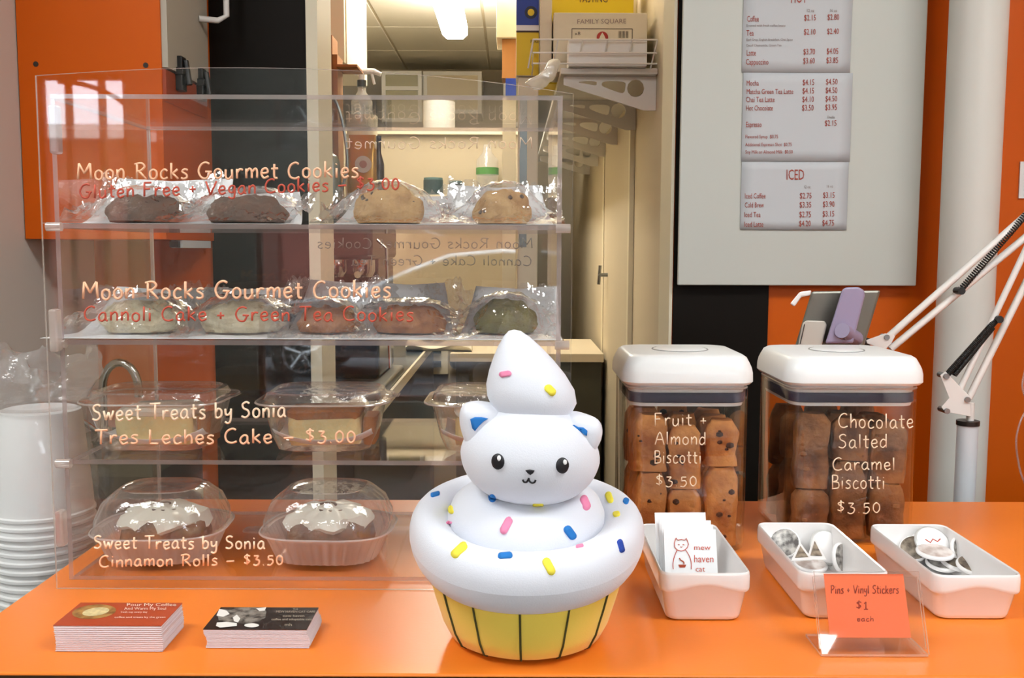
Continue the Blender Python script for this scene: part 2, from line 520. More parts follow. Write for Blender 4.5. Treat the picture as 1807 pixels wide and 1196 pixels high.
# street side: wall with three window openings, the rightmost added for more light
wx = [(-2.84, -2.30, .75, 2.36), (-1.55, .05, .4, 1.46), (1.15, 2.75, .6, 2.6)]
sf = MB()
sf.box((-3.5, YF - .12, 0), (wx[0][0], YF, ZCEIL))
sf.box((wx[0][0], YF - .12, 0), (wx[0][1], YF, wx[0][2])).box((wx[0][0], YF - .12, wx[0][3]), (wx[0][1], YF, ZCEIL))
for k in (0, 1): sf.box((wx[k][1], YF - .12, 0), (wx[k + 1][0], YF, ZCEIL))
sf.box((wx[2][0], YF - .12, 0), (wx[2][1], YF, wx[2][2])).box((wx[2][0], YF - .12, wx[2][3]), (wx[2][1], YF, ZCEIL))
sf.box((wx[1][0], YF - .12, 0), (wx[1][1], YF, wx[1][2])).box((wx[1][0], YF - .12, wx[1][3]), (wx[1][1], YF, ZCEIL))
sf.box((wx[2][1], YF - .12, 0), (XR + .1, YF, ZCEIL))
struct(sf.build('wall_street', mat('grey_shop_wall', '#8E9490', .7)))
for k, (a, b, z0, z1) in enumerate(wx):
    w = thing('window_%d' % (k + 1), ('narrow arched', 'low wide', 'added tall wide light-giving')[k] + ' street window behind the viewer', 'window', ((a + b) / 2, YF - .06, z0))
    del w['category']
    w['kind'] = 'structure'
    fr = MB()
    t = .03
    fr.box((a, YF - .09, z0), (a + t, YF - .04, z1)).box((b - t, YF - .09, z0), (b, YF - .04, z1))
    fr.box((a + t, YF - .09, z0), (b - t, YF - .04, z0 + t)).box((a + t, YF - .09, z1 - t), (b - t, YF - .04, z1))
    fr.build('window_frame', M['brick'], w, world=True)
    for q in ((1, 2) if k != 1 else ()):
        xm = a + (b - a) * (.33 if q == 1 else .7)
        MB().box((xm - .017, YF - .085, z0 + t), (xm + .017, YF - .045, z1 - t)).build('mullion', M['brick'], w, world=True)
    if k == 0:      # arched head
        arc = [(a + .12 + (b - a) * 1.15 * math.sin(u), YF - .06, z1 - .6 + .56 * math.cos(u)) for u in [i * .12 for i in range(9)]]
        MB().tube(arc, .016, 6).build('arched_bar', M['brick'], w, world=True)
    MB().box((a + t, YF - .068, z0 + t), (b - t, YF - .062, z1 - t)).build('pane', M['acrylic'], w, world=True)
struct(MB().box((-60, -60, -.12), (60, YF - .12, -.06)).build('ground_street', M['asphalt']))
bb = thing('brick_building', 'red brick building across the street reflected in the display case', 'building', (0, -16, -.06))
MB().box((-30, -17, -.06), (20, -16, 3.3)).build('wall', M['brick'], bb, world=True)
MB().box((-30.2, -17.2, 3.3), (20.2, -15.8, 3.55)).build('cornice', M['wall_white'], bb, world=True)

# car parked outside, seen mirrored in the display case
car = thing('parked_car', 'dark blue car parked in the street, reflected in the display case', 'car', (-.6, -8.8, -.06))
paint = mat('dark_blue_car_paint', '#16242E', .15, spec=.6)
tint_glass = mat('tinted_car_glass', '#0B1013', .05, spec=.7)
prof = [(-3.0, .22), (-3.02, .55), (-2.85, .72), (-2.2, .80), (-1.5, .86), (1.3, .90), (1.75, .85), (1.8, .5), (1.7, .22)]
cab = [(-1.55, .86), (-1.05, 1.10), (-.65, 1.25), (-.1, 1.30), (.5, 1.27), (1.0, 1.12), (1.4, .90)]
def slice_(pts, y, s, zc): return [(-.6 + (x + .6) * s, y, zc + (z - zc) * s) for x, z in pts]
MB().loft([slice_(prof, -8.0, .97, .22), slice_(prof, -8.06, 1, .22), slice_(prof, -9.54, 1, .22), slice_(prof, -9.6, .97, .22)]).build('body', paint, car, smooth=True, world=True)
MB().loft([slice_(cab, -8.10, 1, .86), slice_(cab, -8.26, .94, .86), slice_(cab, -9.34, .94, .86), slice_(cab, -9.5, 1, .86)]).build('cabin', tint_glass, car, smooth=True, world=True)
MB().tube([(-.6 + (x + .6) * 1.0, -8.09, z + .012) for x, z in cab], .022, 8).build('roof_glint_strip', mat('sky_glint_trim', '#E8EEF2', .25, metal=.3), car, smooth=True, world=True)  # near-white strip stands in for sky reflected along the roof line
for xw in (-2.15, .95):
    for yw in (-7.99, -9.45):
        w_ = MB(); w_.disc_between((xw, yw, .26), (xw, yw - .17, .26), .32, 28)
        wo = w_.build('wheel', mat('tyre_rubber', '#121212', .8), car, smooth=True, world=True)
        rm_ = MB().tube([(xw + .19 * math.cos(a), yw + .006, .26 + .19 * math.sin(a)) for a in [2 * math.pi * i / 24 for i in range(24)]], .018, 6, closed=True)
        for s_ in range(5):
            a = s_ * 2 * math.pi / 5 + .3
            rm_.tube([(xw, yw + .004, .26), (xw + .18 * math.cos(a), yw + .004, .26 + .18 * math.sin(a))], .018, 6)
        rm_.build('rim', M['chrome'], wo, smooth=True, world=True)
MB().box((-3.03, -8.35, .52), (-2.93, -8.06, .64)).build('headlight', M['white_plastic'], car, world=True)

# ceiling lamps of the front room
glow = glow_mat('lamp_diffuser_glow', (.97, 1.0, .985), LAMP_FRONT)
for k, (x, y, lab) in enumerate([(-1.2, .15, 'left lamp nearest the counter'), (1.2, .15, 'right lamp nearest the counter'),
                                 (-.98, -3.12, 'left lamp nearest the street'), (.98, -3.12, 'right lamp nearest the street')]):
    L = thing('ceiling_lamp', 'flat white ceiling panel lamp over the customers, ' + lab, 'lamp', (x, y, ZCEIL - .05), group='front room ceiling lamps')
    MB().box((-.62, -.32, 0), (.62, .32, .05)).build('housing', M['white_metal'], L)
    MB().box((-.58, -.28, -.006), (.58, .28, -.001)).build('diffuser', glow, L)

# ------------------------------------------------------------------ kitchen shell
XKR = .365
XKL = -1.15
struct(MB().box((XKR, YW + .1, 0), (XKR + .1, YK, ZK)).build('wall_kitchen_right', M['cream']))
struct(MB().box((XKL - .1, YW + .1, 0), (XKL, YK, ZK)).build('wall_kitchen_left', M['cream']))
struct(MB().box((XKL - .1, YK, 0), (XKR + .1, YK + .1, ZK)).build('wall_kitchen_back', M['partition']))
# kitchen ceiling: grid bars and single tiles
kc = struct(MB().box((XKL - .1, YW + .1, ZK + .003), (XKR + .1, YK + .1, ZK + .06)).build('ceiling_kitchen', M['tilebar']))
tile_me = None
ts = .60
for i in range(3):
    for j in range(7):
        x0 = XKL + i * .505; y0 = YW + .12 + j * .57
        if y0 + .55 > YK + .02: continue
        if tile_me is None:
            o = rbox(MB(), (.006, .006, 0), (.499, .564, .010), .003).build('ceiling_tile', M['tile'], kc)
            tile_me = o.data
        else:
            o = bpy.data.objects.new('ceiling_tile', tile_me); COL.objects.link(o); o.parent = kc
        o.location = (x0, y0, ZK)
# fluorescent lamp
kl = thing('fluorescent_lamp', 'glowing white fluorescent tube lamp on the kitchen ceiling', 'lamp', (-.255, 3.62, ZK - .17))
for y_ in (-.7, .6): MB().tube([(0, y_, .08), (0, y_, .17)], .004, 6).build('hanger', M['steel'], kl)
rbox(MB(), (-.018, -.9, .066), (.018, .74, .0845), .004).build('housing', M['white_metal'], kl)
mb = MB()
mb.loft([[(x, y, z) for (x, z) in [(-.042, .065), (-.055, .05), (-.055, .018), (-.035, 0), (.035, 0), (.055, .018), (.055, .05), (.042, .065)]] for y in (-.88, .72)])
tube_glow = glow_mat('tube_glow', (1.0, .93, .79), LAMP_KITCHEN)
mb.build('diffuser', tube_glow, kl)
added_glow = glow_mat('added_tube_glow', (1.0, .93, .79), LAMP_ADDED)
added_lamp = thing('fluorescent_lamp', 'added unseen lamp brightening the kitchen, hung just inside its doorway', 'lamp', (-.15, 2.75, 2.2))  # added out of view to brighten the kitchen ceiling, side wall and boxes
rbox(MB(), (-.05, -.5, -.03), (.05, .5, -.012), .006).build('housing', M['white_metal'], added_lamp)
for x_ in (-.03, .03): MB().tube([(x_, -.48, 0), (x_, .48, 0)], .013, 12).build('tube', added_glow, added_lamp, smooth=True)
for y_ in (-.42, .42): MB().tube([(0, y_, -.012), (0, y_, ZK - 2.2)], .003, 6).build('hanger', M['steel'], added_lamp)

# right-hand kitchen wall: plain door with lever handle
d2 = thing('door_2', 'cream flush door in the kitchen side wall', 'door', (XKR, 3.35, 0))
del d2['category']; d2['kind'] = 'structure'
MB().box((XKR - .012, 2.95, 0), (XKR - .001, 3.72, 2.02)).build('door_leaf', M['cream'], d2, world=True)
MB().box((XKR - .015, 2.91, 0), (XKR - .001, 2.945, 2.08)).build('door_frame', M['cream_light'], d2, world=True)
MB().box((XKR - .015, 3.725, 0), (XKR - .001, 3.78, 2.08)).build('door_frame', M['cream_light'], d2, world=True)
p = at_x(1078, 485, XKR)
hb = MB()
hb.tube([(XKR - .04, p.y, p.z + .035), (XKR - .045, p.y, p.z - .035)], .006, 8)
hb.tube([(XKR - .042, p.y, p.z), (XKR - .012, p.y, p.z)], .007, 8)
hb.tube([(XKR - .042, p.y, p.z), (XKR - .042, p.y - .03, p.z)], .005, 8)
hb.build('door_handle', M['steel'], d2, smooth=True, world=True)

# ------------------------------------------------------------------ counter
ct = thing('service_counter', 'long orange laminate service counter with black front', 'counter', (.35, .99, 0))
yf, yb = at_z(900, 1190, ZC).y, at_z(900, 882, ZC).y
xl = at_z(2, 1078, ZC).x
rbox(MB(), (xl, yf, ZC - .035), (1.9, yb, ZC), .0015).build('countertop', M['orange_top'], ct, world=True)
MB().box((xl + .02, yf + .003, .1), (1.88, yb - .03, ZC - .0352)).build('body', M['black'], ct, world=True)
MB().box((xl + .02, yf + .04, 0), (1.88, yb - .05, .0998)).build('plinth', M['black'], ct, world=True)
MB().box((xl + .001, yf - .006, ZC - .036), (1.899, yf - .0002, ZC - .002)).build('edge_strip', M['black'], ct, world=True)

# ledge left of the counter that carries the cups
lg = thing('side_ledge', 'lower grey side ledge left of the orange counter', 'ledge', ((XL + xl) / 2, 1.0, 0))
MB().box((XL + .002, .62, .83), (xl - .004, 1.32, .86)).build('top', M['steel'], lg, world=True)
MB().box((XL + .01, .66, 0), (xl - .03, 1.30, .8298)).build('body', M['dark_olive'], lg, world=True)

# back counter under the orange cabinet
bc = thing('back_counter', 'dark olive back counter along the wall under the orange cabinet', 'counter', (-.6, 1.72, 0))
xbc1 = at_y(378, 600, 1.62).x
MB().box((XL + .002, 1.60, .945), (xb0 - .02, YW - .008, .975)).build('worktop', M['dark_olive'], bc, world=True)
MB().box((XL + .002, 1.63, 0), (xb0 - .03, YW - .008, .9448)).build('body', M['dark_wood'], bc, world=True)
# faucet
fx = at_y(182, 700, 1.74).x
fc = thing('kitchen_faucet', 'chrome gooseneck faucet on the back counter beside the display case', 'faucet', (fx, 1.74, .975))
x2 = at_y(245, 700, 1.74).x - fx
pts = [(0, 0, .0), (0, 0, .10)] + [(x2 / 2 - x2 / 2 * math.cos(a), 0, .10 + .048 * math.sin(a)) for a in [i * math.pi / 10 for i in range(1, 11)]] + [(x2, 0, .085)]
MB().tube(pts, .0075, 12).build('spout', M['chrome'], fc, smooth=True)
MB().lathe([(.022, 0), (.022, .006), (.014, .012), (.012, .03)], 16).build('base', M['chrome'], fc, smooth=True)
MB().tube([(-.012, 0, .02), (-.04, -.01, .045)], .005, 8).build('handle', M['chrome'], fc, smooth=True)

# ------------------------------------------------------------------ orange cabinet with open side door
YC = 1.63
cb = thing('orange_wall_cabinet', 'orange wall cabinet with white side door hanging above the display case', 'cabinet', (-.7, 1.76, 1.33))
xc0, xc1 = XL + .0015, at_y(290, 300, YC).x
zb = at_y(150, 422, YC).z
rbox(MB(), (xc0, YC, zb), (xc1, YC + .018, 2.35), .001).build('end_panel', M['orange_wall'], cb, world=True)
MB().box((xc0, YC + .0185, zb), (xc1 - .001, YW - .0015, 2.35)).build('body', M['orange_wall'], cb, world=True)
zd = at_y(290, 118, YC).z
dr = MB().box((xc1 - .0005, YC + .004, zd), (xc1 + .010, YW - .05, 2.34)).build('side_door', mat('grey_white_door', '#B7AF9F', .5), cb, world=True)
zs = at_y(290, 140, YC).z
MB().box((xc1 - .0005, YC + .004, zd - .055), (xc1 + .006, YW - .05, zd - .003)).build('rail', mat('shaded_orange_edge', '#A23A06', .5), cb, world=True)  # orange edge in shadow, the shade put into a dark red colour
for (yy) in (YC + .06, YC + .17):
    h = MB()
    h.box((xc1 + .006, yy - .012, zd - .03), (xc1 + .018, yy + .012, zd + .028))
    h.tube([(xc1 + .020, yy, zd + .022), (xc1 + .026, yy, zd - .02)], .006, 8)
    h.box((xc1 + .006, yy - .018, zd - .004), (xc1 + .022, yy + .018, zd + .008))
    h.build('hinge', M['black_metal'], cb, world=True, bevel=.0015)
hz = at_y(372, 44, 1.85).z
hd = MB().tube([(xc1 + .010, 1.80, hz), (xc1 + .040, 1.815, hz), (xc1 + .052, 1.83, hz + .012), (xc1 + .052, 1.83, hz + .12)], .0055, 10)
hd.build('handle', M['white_metal'], dr, smooth=True, world=True)
for (px, py) in ((63, 113), (257, 115)):
    q = at_y(px, py, YC - .0006)
    MB().disc_between(q, q + Vector((0, .0005, 0)), .0045, 14).build('screw_cap', M['dark_wood'], cb, world=True)
ul = thing('under_cabinet_light', 'slim white light bar under the orange cabinet', 'light bar', (-.56, 1.75, zb))
a = at_y(306, 412, 1.72)
MB().box((xc1 - .02, YC + .08, zb - .014), (xc1 + .0, YW - .03, zb - .0005)).build('housing', M['white_plastic'], ul, world=True)
MB().box((xc1 - .018, YC + .065, zb - .013), (xc1 - .004, YC + .0795, zb - .002)).build('end_cap', M['black_metal'], ul, world=True)

# ------------------------------------------------------------------ column and right-hand wall bits
cx0, cx1 = at_y(1660, 440, 1.78).x, at_y(1755, 440, 1.78).x
col = MB().lathe([((cx1 - cx0) / 2, 0), ((cx1 - cx0) / 2, ZCEIL)], 40, ((cx0 + cx1) / 2, 1.78, 0)).build('support_column', M['column'], None, smooth=True)
struct(col); col['label'] = 'round white support column beside the menu board'
n1 = at_y(1801, 285, YW - .004); n2 = at_y(1880, 350, YW - .004)
tag(MB().box((n1.x, YW - .004, n2.z), (n2.x, YW - .0005, n1.z)).build('wall_notice', M['paper_white']), 'white paper notice on the orange wall at the right picture edge', 'notice')
cpts = smooth_poly([at_y(px, py, 1.6) for px, py in [(1812, 640), (1804, 680), (1812, 715), (1800, 745), (1793, 780), (1800, 830), (1812, 870), (1815, 980)]], 5)
tag(MB().tube(cpts, .0018, 6).build('clear_cable', M['film'], None, smooth='all'), 'thin clear cable curling down the orange wall at right', 'cable')

# ------------------------------------------------------------------ menu board and sheets
YB = YW - .03
bd = thing('menu_board', 'large plain white menu board mounted on the wall by the column', 'board', (.55, YB, 1.5))
b0 = at_y(1196, 503, YB); b1 = at_y(1617, 497, YB)
rbox(MB(), (b0.x, YB, b0.z), (b1.x, YB + .010, 2.1), .002).build('panel', M['board'], bd, world=True)
MB().box((b0.x + .05, YB + .0105, b0.z + .06), (b1.x - .05, YW - .0065, b0.z + .10)).build('mounting_rail', M['white_metal'], bd, world=True)
def sheet(label, px0, py0, px1, py1, lean, rows):
    Y = YB - .0022
    a = at_y(px0, py1, Y); b = at_y(px1, py0, Y)
    s = thing('menu_sheet', label, 'menu', ((a.x + b.x) / 2, Y, a.z), group='menu sheets on the white board')
    rnd = random.Random(label)
    mb = MB()
    def fn(u, v):
        bulge = .0004 * math.sin(math.pi * u) * (1 - v) ** 3 * 2
        return (a.x + (b.x - a.x) * u, Y - bulge, a.z + (b.z - a.z) * v)
    mb.grid(fn, 9, 9)
    mb.build('paper', M['paper'], s, smooth='all', world=True, solid=.0004)
    wh = lambda px, py: at_y(px, py, Y - .0012 - .0014 * max(0, math.sin(math.pi * (px - px0) / (px1 - px0))) * max(0, 1 - (py1 - py) / (py1 - py0)) ** 3)
    for (txt, x0, x1, yb_, cap, kind) in rows:
        tb = MB(); print_text(tb, txt, x0, x1, yb_, cap, wh, slope=-.004)
        tb.build(('lettering', 'small_print')[kind], (M['red_ink'], M['grey_ink'])[kind], s, world=True, recalc=False)
    return s
def prices(y, a, b):
    k = (y - 30) * .025
    return [(a, 1419 - k, 1440 - k, y, 10, 0), (b, 1460 - k, 1481 - k, y - 1, 10, 0)] if a else [(b, 1460 - k, 1481 - k, y - 1, 10, 0)]
r1 = [('HOT', 1395, 1424, 5, 20, 0), ('12 oz', 1423, 1437, 21, 5, 1), ('16 oz', 1464, 1477, 21, 5, 1),
      ('Coffee', 1318, 1339, 38, 10, 0), ('Brewed with fresh coffee beans', 1317, 1386, 47, 4, 1),
      ('Tea', 1317, 1330, 63, 10, 0), ('Earl Grey, English Breakfast, Chai Spice', 1317, 1399, 72, 4, 1), ('Decaf Chamomile, Green Tea', 1317, 1379, 82, 4, 1),
      ('Latte', 1317, 1334, 98, 10, 0), ('Cappuccino', 1316, 1356, 114, 10, 0)]
r1 += prices(36, '$2.15', '$2.80') + prices(61, '$2.10', '$2.40') + prices(96, '$3.70', '$4.05') + prices(112, '$3.60', '$3.85')
sheet('topmost menu sheet headed HOT with coffee and tea prices', 1309, -45, 1506, 128, 0, r1)
r2 = [('Mocha', 1317, 1339, 151, 9, 0), ('Matcha Green Tea Latte', 1317, 1400, 166, 9, 0), ('Chai Tea Latte', 1316, 1367, 180, 9, 0),
      ('Hot Chocolate', 1316, 1364, 195, 9, 0), ('Double', 1460, 1473, 209, 5, 1), ('Espresso', 1316, 1344, 224, 9, 0),
      ('Flavored Syrup  $0.75', 1315, 1373, 244, 6, 0), ('Additional Espresso Shot  $0.75', 1315, 1397, 258, 6, 0), ('Soy Milk or Almond Milk  $0.50', 1315, 1399, 271, 6, 0)]
r2 += prices(150, '$4.15', '$4.50') + prices(165, '$4.15', '$4.50') + prices(180, '$4.10', '$4.50') + prices(195, '$3.50', '$3.95') + prices(223, None, '$2.15')
sheet('middle menu sheet listing mocha, matcha and espresso prices', 1308, 129, 1505, 285, 0, r2)
r3 = [('ICED', 1387, 1419, 317, 18, 0), ('12 oz', 1418, 1430, 332, 5, 1), ('16 oz', 1458, 1470, 331, 5, 1),
      ('Iced Coffee', 1314, 1351, 350, 9, 0), ('Cold Brew', 1314, 1348, 366, 9, 0), ('Iced Tea', 1313, 1342, 383, 9, 0), ('Iced Latte', 1313, 1347, 400, 9, 0)]
r3 += prices(350, '$2.75', '$3.15') + prices(366, '$3.35', '$3.90') + prices(383, '$2.75', '$3.15') + prices(399, '$4.20', '$4.75')
sheet('lowest menu sheet headed ICED with iced drink prices', 1306, 286, 1498, 405, 0, r3)

# ================================================================== kitchen contents
# wall shelf on perforated brackets
SZ = 1.785
sh = thing('wire_wall_shelf', 'white wire shelf on perforated brackets along the kitchen wall', 'shelf', (.2, 3.2, SZ))
sx0, sy0, sy1 = .05, 2.44, 4.9
rbox(MB(), (sx0 + .07, sy0 + .03, SZ - .016), (XKR - .001, sy1, SZ - .001), .002).build('board', M['white_metal'], sh, world=True)
wr = MB()
hw_ = .062
for z in (SZ + .004, SZ + .03, SZ + hw_):
    wr.tube([(sx0, sy0 + .25, z), (sx0, sy0, z), (XKR - .008, sy0, z)], .0022, 6)
for k in range(6):
    x = sx0 + (XKR - .008 - sx0) * k / 5
    wr.tube([(x - .012, sy0 + .03, SZ - .002), (x, sy0, SZ + hw_)], .0022, 6)
wr.build('wire_basket', M['white_metal'], sh, smooth=True, world=True)

def bracket_mesh():
    """triangular bracket with three holes, facing the viewer; local origin at its top wall corner"""
    Lb, Hb = .235, .085
    outer = [(0, 0), (0, -Hb), (-.03, -Hb), (-Lb, -.022), (-Lb, 0)]
    holes = []
    holes.append([(-.052 + .022 * math.cos(a), -.030 + .022 * math.sin(a)) for a in [i * math.pi / 6 for i in range(12)]])
    holes.append(smooth_poly([(-.083, -.014, 0), (-.13, -.013, 0), (-.138, -.022, 0), (-.125, -.030, 0), (-.086, -.042, 0), (-.078, -.028, 0)], 3, True))
    holes.append(smooth_poly([(-.155, -.013, 0), (-.185, -.013, 0), (-.197, -.0155, 0), (-.185, -.018, 0), (-.156, -.023, 0), (-.151, -.018, 0)], 3, True))
    cu = bpy.data.curves.new('bracket_outline', 'CURVE'); cu.dimensions = '2D'; cu.fill_mode = 'BOTH'; cu.extrude = .004
    for poly in [outer] + holes:
        sp = cu.splines.new('POLY'); sp.points.add(len(poly) - 1)
        for q, pt in zip(sp.points, poly): q.co = (pt[0], pt[1], 0, 1)
        sp.use_cyclic_u = True
    ob = bpy.data.objects.new('bracket_outline', cu); COL.objects.link(ob)
    dg = bpy.context.evaluated_depsgraph_get(); ev = ob.evaluated_get(dg)
    me = bpy.data.meshes.new_from_object(ev)
    bpy.data.objects.remove(ob); bpy.data.curves.remove(cu)
    me.materials.clear(); me.materials.append(M['white_metal'])
    return me
bme = bracket_mesh()
for y in (2.50, 2.90, 3.30, 3.72, 4.15, 4.6):
    o = bpy.data.objects.new('bracket', bme); COL.objects.link(o); o.parent = sh
    o.rotation_euler = (math.pi / 2, 0, 0)
    o.location = Vector((XKR - .001, y, SZ - .0165)) - sh.location

# boxes standing on the shelf
def carton(name, label, cat, px0, py0, px1, py1, Y, depth, m, zfloor=None, r=.002):
    a = at_y(px0, (py0 + py1) / 2, Y); b = at_y(px1, (py0 + py1) / 2, Y)
    z1 = at_y(px0, py0, Y).z; z0 = at_y(px0, py1, Y).z if zfloor is None else zfloor
    t = thing(name, label, cat, ((a.x + b.x) / 2, Y + depth / 2, z0))
    rbox(MB(), (a.x, Y, z0), (b.x, Y + depth, z1), r).build('body', m, t, world=True)
    t['_y'] = 0; del t['_y']
    return t, a.x, b.x, z0, z1
white_card = mat('white_carton', '#DDD3BC', .6)
yel = mat('yellow_print', '#E0C318', .5)
blu = mat('blue_print', '#17389A', .45)
ink_k = mat('dark_print', '#3A2E22', .6)
red_p = mat('red_print', '#A62A22', .6)
t, x0, x1, z0, z1 = carton('food_carton', 'white square food carton with printed label on the wire shelf', 'box', 977, 22, 1142, 100, 2.53, .16, white_card, SZ)
w2 = lambda px, py: at_y(px, py, 2.5292)
tb = MB(); print_text(tb, 'FAMILY SQUARE', 1018, 1105, 42, 8, w2, slope=-.01); tb.build('lettering', M['grey_ink'], t, world=True, recalc=False)
lab = MB(); q0, q1 = at_y(1009, 70, 2.5294), at_y(1116, 51, 2.5294)
fr = [q0, Vector((q1.x, q0.y, q0.z)), q1, Vector((q0.x, q0.y, q1.z)), q0]
for k in range(4): lab.tube([fr[k], fr[k + 1]], .0008, 4)
print_text(lab, 'x8', 1014, 1024, 62, 6, w2)
for k in range(10):
    xx = 1091 + k * 1.9
    c0, c1 = at_y(xx, 67, 2.5292), at_y(xx + (1.2 if k % 3 else .6), 55, 2.5292)
    lab.add([c0, (c1.x, c0.y, c0.z), c1, (c0.x, c0.y, c1.z)], [(0, 1, 2, 3)])
lab.build('printed_label', ink_k, t, world=True, recalc=False)
cc = at_y(1063, 66, 2.5290)
em = MB(); em.disc_between(cc, cc - Vector((0, .0004, 0)), .0148, 20); em.build('red_emblem', red_p, t, world=True)
em = MB(); pp = [(1057, 69), (1060, 62), (1063, 57), (1066, 62), (1069, 69)]
em.add([at_y(a_, b_, 2.5284) for a_, b_ in pp], [tuple(range(5))]); em.build('emblem_mark', white_card, t, world=True, recalc=False)

t, *_ = carton('paper_tray_box', 'low open white paper tray lying in front in the wire shelf', 'tray', 1003, 69, 1142, 118, 2.452, .07, M['paper_white'], SZ)
t, x0, x1, z0, z1 = carton('yellow_carton', 'yellow carton with black lettering behind the white carton', 'box', 947, -40, 1118, 100, 2.71, .2, yel, SZ)
tb = MB(); print_text(tb, 'TASTING', 1020, 1072, 4, 12, lambda a_, b_: at_y(a_, b_, 2.7092)); tb.build('lettering', ink_k, t, world=True, recalc=False)
t, *_ = carton('white_side_carton', 'tall plain white carton between the blue and yellow cartons', 'box', 953, -20, 974, 120, 2.56, .12, white_card, SZ)
t, x0, x1, z0, z1 = carton('blue_yellow_carton', 'tall carton with blue top half and yellow lower half', 'box', 911, -5, 952, 134, 2.60, .10, M['paper_white'], None)
def face_patch(par, name, px0, py0, px1, py1, Y, m):
    a, b = at_y(px0, py1, Y), at_y(px1, py0, Y)
    return MB().box((a.x, Y, a.z), (b.x, Y + .0006, b.z)).build(name, m, par, world=True)
face_patch(t, 'blue_print', 911, -4, 951, 44, 2.599, blu)
face_patch(t, 'yellow_print', 911, 56, 951, 133, 2.599, yel)
face_patch(t, 'dark_band', 911, 54, 951, 57, 2.598, ink_k)
cc = at_y(937, 22, 2.5988)
MB().disc_between(cc, cc - Vector((0, .0006, 0)), .0165, 20).build('round_emblem', mat('navy_emblem', '#1B2340', .5), t, world=True)
MB().disc_between(cc - Vector((0, .0007, 0)), cc - Vector((0, .001, 0)), .009, 16).build('emblem_centre', yel, t, world=True)
tb = MB(); print_text(tb, 'PURE', 936, 950, 76, 6, lambda a_, b_: at_y(a_, b_, 2.5982)); tb.build('lettering', ink_k, t, world=True, recalc=False)
# column carrying that carton: narrow shelf upright
t = thing('shelf_upright', 'narrow cream upright under the blue and yellow carton', 'post', (.045, 2.65, 0))
a, b = at_y(914, 200, 2.61), at_y(950, 200, 2.61)
zt = at_y(930, 134, 2.60).z
rbox(MB(), (a.x, 2.61, 0), (b.x, 2.69, zt - .0005), .003).build('post', M['cream_light'], t, world=True)
MB().box((a.x + .005, 2.6085, zt - .45), (b.x - .03, 2.6098, zt - .05)).build('slot_strip', M['steel'], t, world=True)
t, *_ = carton('white_tub_box', 'white box on top of stacked goods near the lamp', 'box', 876, -30, 912, 66, 3.3, .2, M['cream_light'], None)
pst = thing('goods_stack', 'brown and blue packages under the white box near the lamp', 'packages', (.0, 3.4, 0))
a, b = at_y(886, 100, 3.32), at_y(911, 100, 3.32); zz = at_y(890, 66, 3.3).z
MB().box((a.x, 3.32, zz - .13), (b.x, 3.42, zz - .0005)).build('brown_package', M['cardboard'], pst, world=True)
MB().box((a.x + .012, 3.318, zz - .19), (b.x, 3.42, zz - .1305)).build('blue_package', blu, pst, world=True)
MB().box((a.x + .002, 3.33, 0), (b.x, 3.41, zz - .1905)).build('pedestal', M['cream_light'], pst, world=True)
# crumpled plastic bag over the shelf end
def bag_fn(u, v):
    a = u * 2 * math.pi; r = .042 * math.sin(math.pi * min(max(v, .02), .98)) ** .6
    c = at_y(958 - 18 * v + 8, 118 + 40 * v, 2.415)
    q = Vector((c.x + r * math.cos(a) * (1.1 - .4 * v), 2.40 + .5 * r * math.sin(a), c.z + .02 * math.cos(a) * (1 - v)))
    return q + Vector((fbm(q, 30, 1), fbm(q, 30, 2), fbm(q, 30, 3))) * .008
tag(MB().grid(bag_fn, 28, 18).build('plastic_bag', M['bag_white'], None, smooth='all'), 'crumpled clear plastic bag hanging off the end of the wire shelf', 'bag')

# far wall cupboards
def cupboard(label, px0, py0, px1, py1, Y, rails, glass):
    a, b = at_y(px0, py1, Y), at_y(px1, py0, Y)
    t = thing('wall_cupboard', label, 'cupboard', ((a.x + b.x) / 2, Y + .15, a.z), group='cupboards on the far kitchen wall')
    MB().box((a.x, Y + .02, a.z), (b.x, YK - .001, b.z)).build('body', M['cream_light'], t, world=True)
    fr = MB(); w = .022
    fr.box((a.x, Y, a.z), (a.x + w, Y + .019, b.z)).box((b.x - w, Y, a.z), (b.x, Y + .019, b.z))
    fr.box((a.x + w, Y, a.z), (b.x - w, Y + .019, a.z + w)).box((a.x + w, Y, b.z - w), (b.x - w, Y + .019, b.z))
    for f in rails:
        z = a.z + (b.z - a.z) * f
        fr.box((a.x + w, Y, z - w / 2), (b.x - w, Y + .019, z + w / 2))
    fr.build('door_frame', M['white_metal'], t, world=True)
    MB().box((a.x + w, Y + .008, a.z + w), (b.x - w, Y + .012, b.z - w)).build('door_panel', glass, t, world=True)
dimglass = mat('greenish_cupboard_glass', '#A8A07C', .2)
cupboard('far cupboard with greenish glass door and white frame at left', 674, 125, 744, 215, 5.6, [.66], dimglass)
cupboard('far cupboard with plain cream doors in the middle', 747, 126, 850, 200, 5.65, [], M['cream'])
cupboard('far cupboard with narrow glass door at right', 888, 134, 930, 222, 5.6, [], dimglass)
t = thing('paper_towel_roll', 'white paper towel roll on the far kitchen counter', 'paper towel', at_y(775, 232, 4.6))
MB().lathe([(.03, 0), (.075, 0), (.075, .135), (.02, .135), (.02, .12)], 28).build('roll', M['paper_white'], t, smooth=True)
MB().lathe([(.019, .0), (.019, .138)], 16).build('core', M['cardboard'], t, smooth=True)
tp = thing('far_counter', 'cream far kitchen counter carrying the paper towel roll', 'counter', (-.3, 5.0, 0))
zfar = at_y(775, 232, 4.6).z
# tall cream partition that carries the towel roll
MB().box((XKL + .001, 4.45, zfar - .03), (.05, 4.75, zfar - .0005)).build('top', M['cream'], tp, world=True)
MB().box((XKL + .001, 4.48, 0), (.04, 4.74, zfar - .0305)).build('body', M['partition'], tp, world=True)

